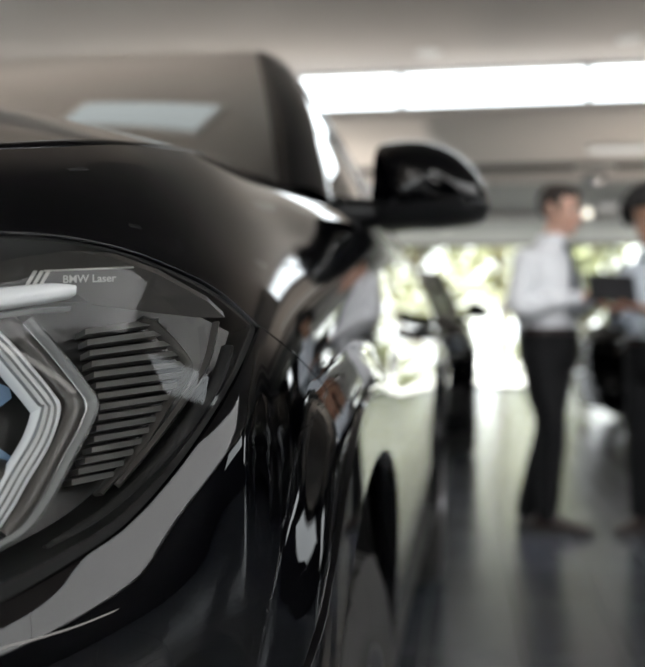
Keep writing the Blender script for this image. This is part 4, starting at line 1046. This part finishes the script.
def person(name_label, pos, J, mats, hair_kind, group=None):
    """J: joints in metres relative to the point on the floor between the feet (x to the right of the photo, y away from the viewer)"""
    f = np.array([*J['face'], 0.]); f /= np.linalg.norm(f); s = np.array([-f[1], f[0], 0.])
    A = lambda k: np.array(J[k], float)
    # --- body: one continuous skin
    b = MB(); nk = A('neck'); hd = A('head')
    torso(b, [(A('pelvis') + [0, 0, -.10], .10, .08), (A('pelvis'), .155, .105), (A('waist'), .14, .098), (A('chest'), .165, .112), (A('chest') + [0, 0, .12], .15, .085), (nk + [0, 0, -.03], .06, .055)], f)
    limb(b, [nk + [0, 0, -.06], (nk + hd) / 2 + [0, 0, -.03], hd + [0, 0, -.04]], [.062, .058, .056])
    for q in 'rl':
        limb(b, [A('sho_' + q), A('elb_' + q), A('wri_' + q)], [.052, .040, .027]); limb(b, [A('hip_' + q), A('kne_' + q), A('ank_' + q)], [.082, .056, .038])
        an = A('ank_' + q); to = an + np.array([*J['toe_' + q], 0.]); to = an + (to - an) * .75; limb(b, [an + [0, 0, -.035], (an + to) / 2 + [0, 0, -.055], to + [0, 0, -.068]], [.030, .022, .013])
    hm, P, Rm = head_mesh(hd, J['look'], J.get('head_up', (0, 0, 1)), 1.06)
    b.add(hm.v, hm.f); b = remeshed(b, .0052, 3)
    for q, ts in (('r', -1), ('l', 1)):
        h = hand(A('wri_' + q), J['hdir_' + q], J['hpalm_' + q], J['hthumb_' + q], J.get('curl_' + q, .55)); b.add(h.v, h.f)
    body = b.build('person', mats['skin'], None, True); tag(body, name_label, 'person', group)
    off = Vector((*pos, 0)); body.location = off
    def child(mb, nm, mat, smooth=True, **kw): return mb.build(nm, mat, body, smooth, **kw)
    # --- clothes
    m = MB(); torso(m, [(A('pelvis') + [0, 0, .055], .168, .128), (A('waist'), .182, .146), (A('waist') + [0, 0, .10], .186, .150), (A('chest'), .198, .148), (A('chest') + [0, 0, .10], .178, .118), (A('chest') + [0, 0, .145], .125, .090), (nk + [0, 0, .0], .066, .064)], f)
    for q in 'rl':
        w = A('wri_' + q); e = A('elb_' + q); limb(m, [A('sho_' + q), (A('sho_' + q) + e) / 2, e, (e + w) / 2, e + (w - e) * .95], [.060, .060, .054, .047, .037])
    shirt = child(remeshed(m, .0075, 5, .016, 9), 'shirt', mats['shirt'])
    for q in 'rl':
        w = A('wri_' + q); e = A('elb_' + q); d = (w - e) / np.linalg.norm(w - e); m = MB(); m.tube([w - d * .055, w - d * .02, w - d * .002], [.0415, .040, .040], 20); o = child(m, 'cuff', mats['shirt']); o.parent = shirt
    m = MB(); rings = []
    for zz, ww, dd, dz in ((-.034, .086, .082, -.014), (.010, .080, .076, -.006), (.036, .071, .069, .002), (.038, .066, .064, .002), (.008, .070, .068, -.006), (-.03, .074, .070, -.012)):
        rings.append([nk + np.array([0, 0, zz]) + s * ww * math.cos(2 * PI * k / 24) + f * (dd * math.sin(2 * PI * k / 24) + .008) + np.array([0, 0, dz * 2.2 * math.sin(2 * PI * k / 24)]) for k in range(24)])
    o = child(m.loft(rings), 'collar', mats['shirt']); o.parent = shirt
    m = MB(); torso(m, [(A('pelvis') + [0, 0, .075], .179, .136), (A('pelvis') + [0, 0, .0], .180, .138), (A('pelvis') + [0, 0, -.11], .165, .128), (A('pelvis') + [0, 0, -.17], .10, .09)], f)
    for q in 'rl':
        an = A('ank_' + q); k_ = A('kne_' + q); h_ = A('hip_' + q); limb(m, [h_ + [0, 0, -.02], (h_ + k_) / 2, k_, (k_ + an) / 2, an + [0, 0, .0]], [.102, .092, .074, .066, .056])
    child(remeshed(m, .008, 5, .014, 7), 'trousers', mats['trousers'])
    m = MB(); torso(m, [(A('pelvis') + [0, 0, .045], .185, .142), (A('pelvis') + [0, 0, .08], .185, .1425)], f); belt = child(m, 'belt', mats['shoe'])
    bc = A('pelvis') + [0, 0, .062] + f * .138; bx = MB().box((-.004, -.022, -.018), (.004, .022, .018), bevel=.003); bx.v = [tuple(bc + f * p[0] + s * p[1] + np.array([0, 0, p[2]])) for p in bx.v]; o = child(bx, 'buckle', M['chrome'], False); o.parent = belt
    if mats.get('tie'):
        rows = []; ch = A('chest'); wa = A('waist')
        for t, wd in ((0, .020), (.05, .024), (.10, .017), (.3, .030), (.6, .040), (.88, .046), (1.0, .004)):
            z = nk[2] - .015 - t * (nk[2] - .02 - wa[2]); c_ = np.interp(z, [wa[2], ch[2], ch[2] + .1, nk[2]], [.154, .158, .136, .085]) + .006
            base = np.array([np.interp(z, [wa[2], ch[2], nk[2]], [wa[i], ch[i], nk[i]]) for i in range(2)] + [z]); p = base + f * c_
            rows.append([p - s * wd + f * -.004, p - s * wd + f * .002, p + f * .008, p + s * wd + f * .002, p + s * wd - f * .004])
        tie = child(MB().loft(rows), 'tie', mats['tie'], True, angle=50)
        kn = MB(); ell(kn, nk + f * .083 + np.array([0, 0, -.022]), (.016, .022, .022), np.stack([f, s, [0, 0, 1]], 1)); o = child(kn, 'tie_knot', mats['tie']); o.parent = tie
    for q in 'rl':
        an = A('ank_' + q); d = np.array([*J['toe_' + q], 0.]); L = np.linalg.norm(d); d /= L; n_ = np.array([-d[1], d[0], 0]); g = an.copy(); g[2] = 0
        rings = []
        for t, w_, h_ in ((-.085, .012, .030), (-.075, .030, .062), (-.04, .038, .098), (.0, .040, .112), (.05, .041, .092), (.10, .047, .066), (.15, .049, .054), (.185, .040, .044), (.208, .014, .030)):
            c_ = g + d * t * (L / .17); ring = []
            for k in range(18):
                a = 2 * PI * k / 18; z = max(.014, .5 * h_ + .5 * h_ * math.sin(a)) if math.sin(a) < 0 else .5 * h_ + .5 * h_ * math.sin(a); ring.append(c_ + n_ * w_ * math.cos(a) * (1 if math.sin(a) < .2 else .96) + np.array([0, 0, z]))
            rings.append(ring)
        sh = child(MB().loft(rings), 'shoe', mats['shoe'])
        m = MB(); ol = []
        for t, w_ in ((-.088, .010), (-.07, .032), (-.03, .040), (.02, .040), (.06, .043), (.11, .050), (.155, .051), (.19, .041), (.212, .012)): ol.append((t, w_))
        lo = [g + d * t * (L / .17) + n_ * w_ for t, w_ in ol] + [g + d * t * (L / .17) - n_ * w_ for t, w_ in ol[::-1]]
        m.loft([lo, [p + np.array([0, 0, .016]) for p in lo]]); o = child(m, 'sole', M['rubber'], False); o.parent = sh
    # --- face details
    hu = np.array(J.get('head_up', (0, 0, 1.)), float)
    for bb in (-1, 1):
        m = MB(); ell(m, P(.074, .032 * bb, -.003), (.011, .013, .010), Rm); ey = child(m, 'eye', M['eye_white'])
        m = MB(); ell(m, P(.0835, .032 * bb, -.003), (.0025, .0058, .0058), Rm); o = child(m, 'iris', M['iris']); o.parent = ey
        m = MB(); m.tube([P(.087, .014 * bb, .023), P(.086, .034 * bb, .029), P(.074, .052 * bb, .022)], [.004, .0045, .0025], 8); child(m, 'eyebrow', mats['hair'])
    m = MB(); m.tube([P(.087, -.024, -.067), P(.0955, -.008, -.0655), P(.0965, 0, -.0665), P(.0955, .008, -.0655), P(.087, .024, -.067)], [.003, .0058, .0055, .0058, .003], 8); child(m, 'lips', M['lips'])
    m = MB(); r = random.Random(5)
    if hair_kind == 'short':
        ell(m, P(-.020, 0, .050), (.106, .084, .086), Rm, 28, 18); ell(m, P(.040, .0, .092), (.046, .064, .030), Rm); ell(m, P(-.056, 0, .012), (.054, .074, .064), Rm)
        for bb in (-1, 1): ell(m, P(.012, .073 * bb, .022), (.030, .012, .048), Rm)
        hb = remeshed(m, .006, 2, .012, 40)
    else:
        for k in range(150):
            th = r.uniform(0, 2 * PI); zz = r.uniform(-.55, 1); q = math.sqrt(1 - zz * zz); a, b_ = q * math.cos(th), q * math.sin(th)
            if a > .45 and zz < .45: continue
            ell(m, P(-.028 + (.128 * a), .128 * b_, .045 + .108 * zz), (.030, .030, .030), None, 8, 6)
        ell(m, P(-.030, 0, .045), (.125, .122, .11), Rm, 24, 16); hb = remeshed(m, .007, 1, .02, 45)
    # keep hair off the face
    hb2 = MB(); keep = []
    for v in hb.v:
        q = (np.array(v) - P(0, 0, 0)); a, z = q.dot(Rm[:, 0]), q.dot(Rm[:, 2]); keep.append(not (a > .030 and z < (.066 if hair_kind == 'short' else .075)))
    hb.f = [q for q in hb.f if all(keep[i] for i in q)]; child(hb, 'hair', mats['hair'])
    return body
def skin(name, col): return noise_tint(principled(name, col, .5, 0, Subsurface_Weight=.12), 14, .06)
M['skin_light'] = skin('skin_fair', (.60, .36, .27)); M['skin_brown'] = skin('skin_brown', (.36, .19, .12))
M['eye_white'] = principled('eye_white', (.8, .78, .75), .2); M['iris'] = principled('iris', (.05, .03, .02), .2); M['lips'] = principled('lips', (.46, .18, .15), .45)
M['shirt'] = noise_tint(principled('white_shirt', (.80, .81, .83), .8), 20, .02); M['shirt2'] = noise_tint(principled('pale_blue_shirt', (.70, .76, .83), .8), 20, .02)
M['trousers'] = noise_tint(principled('black_trousers', (.008, .008, .009), .8, Specular_IOR_Level=.2), 30, .2); M['shoe'] = noise_tint(principled('dark_brown_leather', (.022, .013, .010), .35), 30, .2)
M['tie'] = noise_tint(principled('dark_tie', (.045, .055, .075), .6), 90, .3); M['hair_brown'] = noise_tint(principled('dark_brown_hair', (.022, .014, .010), .55), 50, .4); M['hair_black'] = noise_tint(principled('black_hair', (.010, .008, .007), .6), 50, .4)
# man with tie: feet at pixel ~ (545, 527)
man = dict(face=(.84, -.54), look=(.90, -.40, -.16), neck=(.025, .01, 1.470), head=(.070, -.015, 1.628), head_up=(.10, 0, 1),
           pelvis=(.012, 0, .955), waist=(.0, 0, 1.10), chest=(.0, 0, 1.285),
           sho_r=(-.115, -.13, 1.375), elb_r=(-.150, -.21, 1.13), wri_r=(.145, -.17, 1.175), sho_l=(.10, .12, 1.375), elb_l=(.18, .16, 1.14), wri_l=(.285, -.01, 1.195),
           hip_r=(-.035, -.075, .92), kne_r=(.02, -.085, .50), ank_r=(.0, -.07, .095), hip_l=(.055, .075, .92), kne_l=(.02, .06, .51), ank_l=(-.095, .05, .095),
           toe_r=(.18, -.05), toe_l=(.10, .02), hdir_r=(.95, .12, .28), hpalm_r=(-.2, .25, 1), hthumb_r=1, hdir_l=(.75, -.5, .18), hpalm_l=(-.1, .1, 1), hthumb_l=1, curl_r=.25, curl_l=.25)
MP = (.40, 5.14)
p1 = person('man in a white shirt and dark tie holding out a black folder', MP, man, dict(skin=M['skin_light'], shirt=M['shirt'], trousers=M['trousers'], shoe=M['shoe'], tie=M['tie'], hair=M['hair_brown']), 'short')
man2 = dict(face=(-.62, -.78), look=(-.55, -.80, -.30), neck=(-.02, -.01, 1.475), head=(-.05, -.06, 1.640), head_up=(-.12, -.15, 1),
            pelvis=(.0, 0, .95), waist=(.0, 0, 1.10), chest=(.0, 0, 1.285),
            sho_r=(-.125, .14, 1.375), elb_r=(-.20, .10, 1.13), wri_r=(-.215, -.125, 1.165), sho_l=(.13, -.11, 1.375), elb_l=(.15, -.24, 1.13), wri_l=(-.075, -.245, 1.165),
            hip_r=(-.065, .055, .92), kne_r=(-.085, .035, .50), ank_r=(-.075, .07, .095), hip_l=(.06, -.05, .92), kne_l=(.05, -.09, .50), ank_l=(.085, -.06, .095),
            toe_r=(-.125, -.115), toe_l=(-.085, -.145), hdir_r=(-.62, -.6, .12), hpalm_r=(.1, -.1, 1), hthumb_r=1, hdir_l=(-.9, .1, .12), hpalm_l=(.0, .2, 1), hthumb_l=-1, curl_r=.25, curl_l=.25)
MP2 = (.945, 5.08)
p2 = person('man with curly black hair in a pale shirt at the right edge', MP2, man2, dict(skin=M['skin_brown'], shirt=M['shirt2'], trousers=M['trousers'], shoe=M['shoe'], tie=None, hair=M['hair_black']), 'afro'); p2.scale = (.955,) * 3
# black folder held between them
fd_ = empty('folder', (.705, 4.96, 1.225), .05); tag(fd_, 'black folder held up between the two men', 'folder')
M['folder'] = principled('black_folder', (.008, .008, .009), .45); M['paper'] = principled('paper', (.7, .7, .68), .8)
T = Matrix.Rotation(math.radians(55), 4, 'X') @ Matrix.Rotation(math.radians(5), 4, 'Y')
MB().box((-.112, -.085, -.006), (.112, .085, -.002), T, bevel=.0015).build('cover', M['folder'], fd_); MB().box((-.104, -.078, -.002), (.104, .078, .003), T).build('pages', M['paper'], fd_)
MB().box((-.112, -.085, .003), (.112, .085, .007), T, bevel=.0015).build('cover', M['folder'], fd_); MB().box((-.118, -.085, -.006), (-.110, .085, .007), T, bevel=.001).build('spine', M['folder'], fd_)
cam = bpy.data.cameras.new('camera'); co = bpy.data.objects.new('camera', cam); COL.objects.link(co)
co.location = (0, 0, CAMZ); co.rotation_euler = (math.radians(90.39), 0, YAW); cam.sensor_width = 36; cam.lens = FPX / 645 * 36; cam.clip_start = .02; cam.clip_end = 500
cam.dof.use_dof = True; cam.dof.focus_distance = .55; cam.dof.aperture_fstop = 6.2; cam.dof.aperture_blades = 0
sc.camera = co
vs = sc.view_settings; vs.view_transform = 'Standard'; vs.look = 'None'; vs.gamma = 1.0; vs.use_curve_mapping = False; vs.exposure = 0.12
sc.cycles.use_denoising = True
sc.cycles.max_bounces = 10; sc.cycles.transparent_max_bounces = 16; sc.cycles.diffuse_bounces = 4; sc.cycles.glossy_bounces = 6
sc.cycles.sample_clamp_indirect = 8.0; sc.cycles.caustics_reflective = False; sc.cycles.caustics_refractive = False
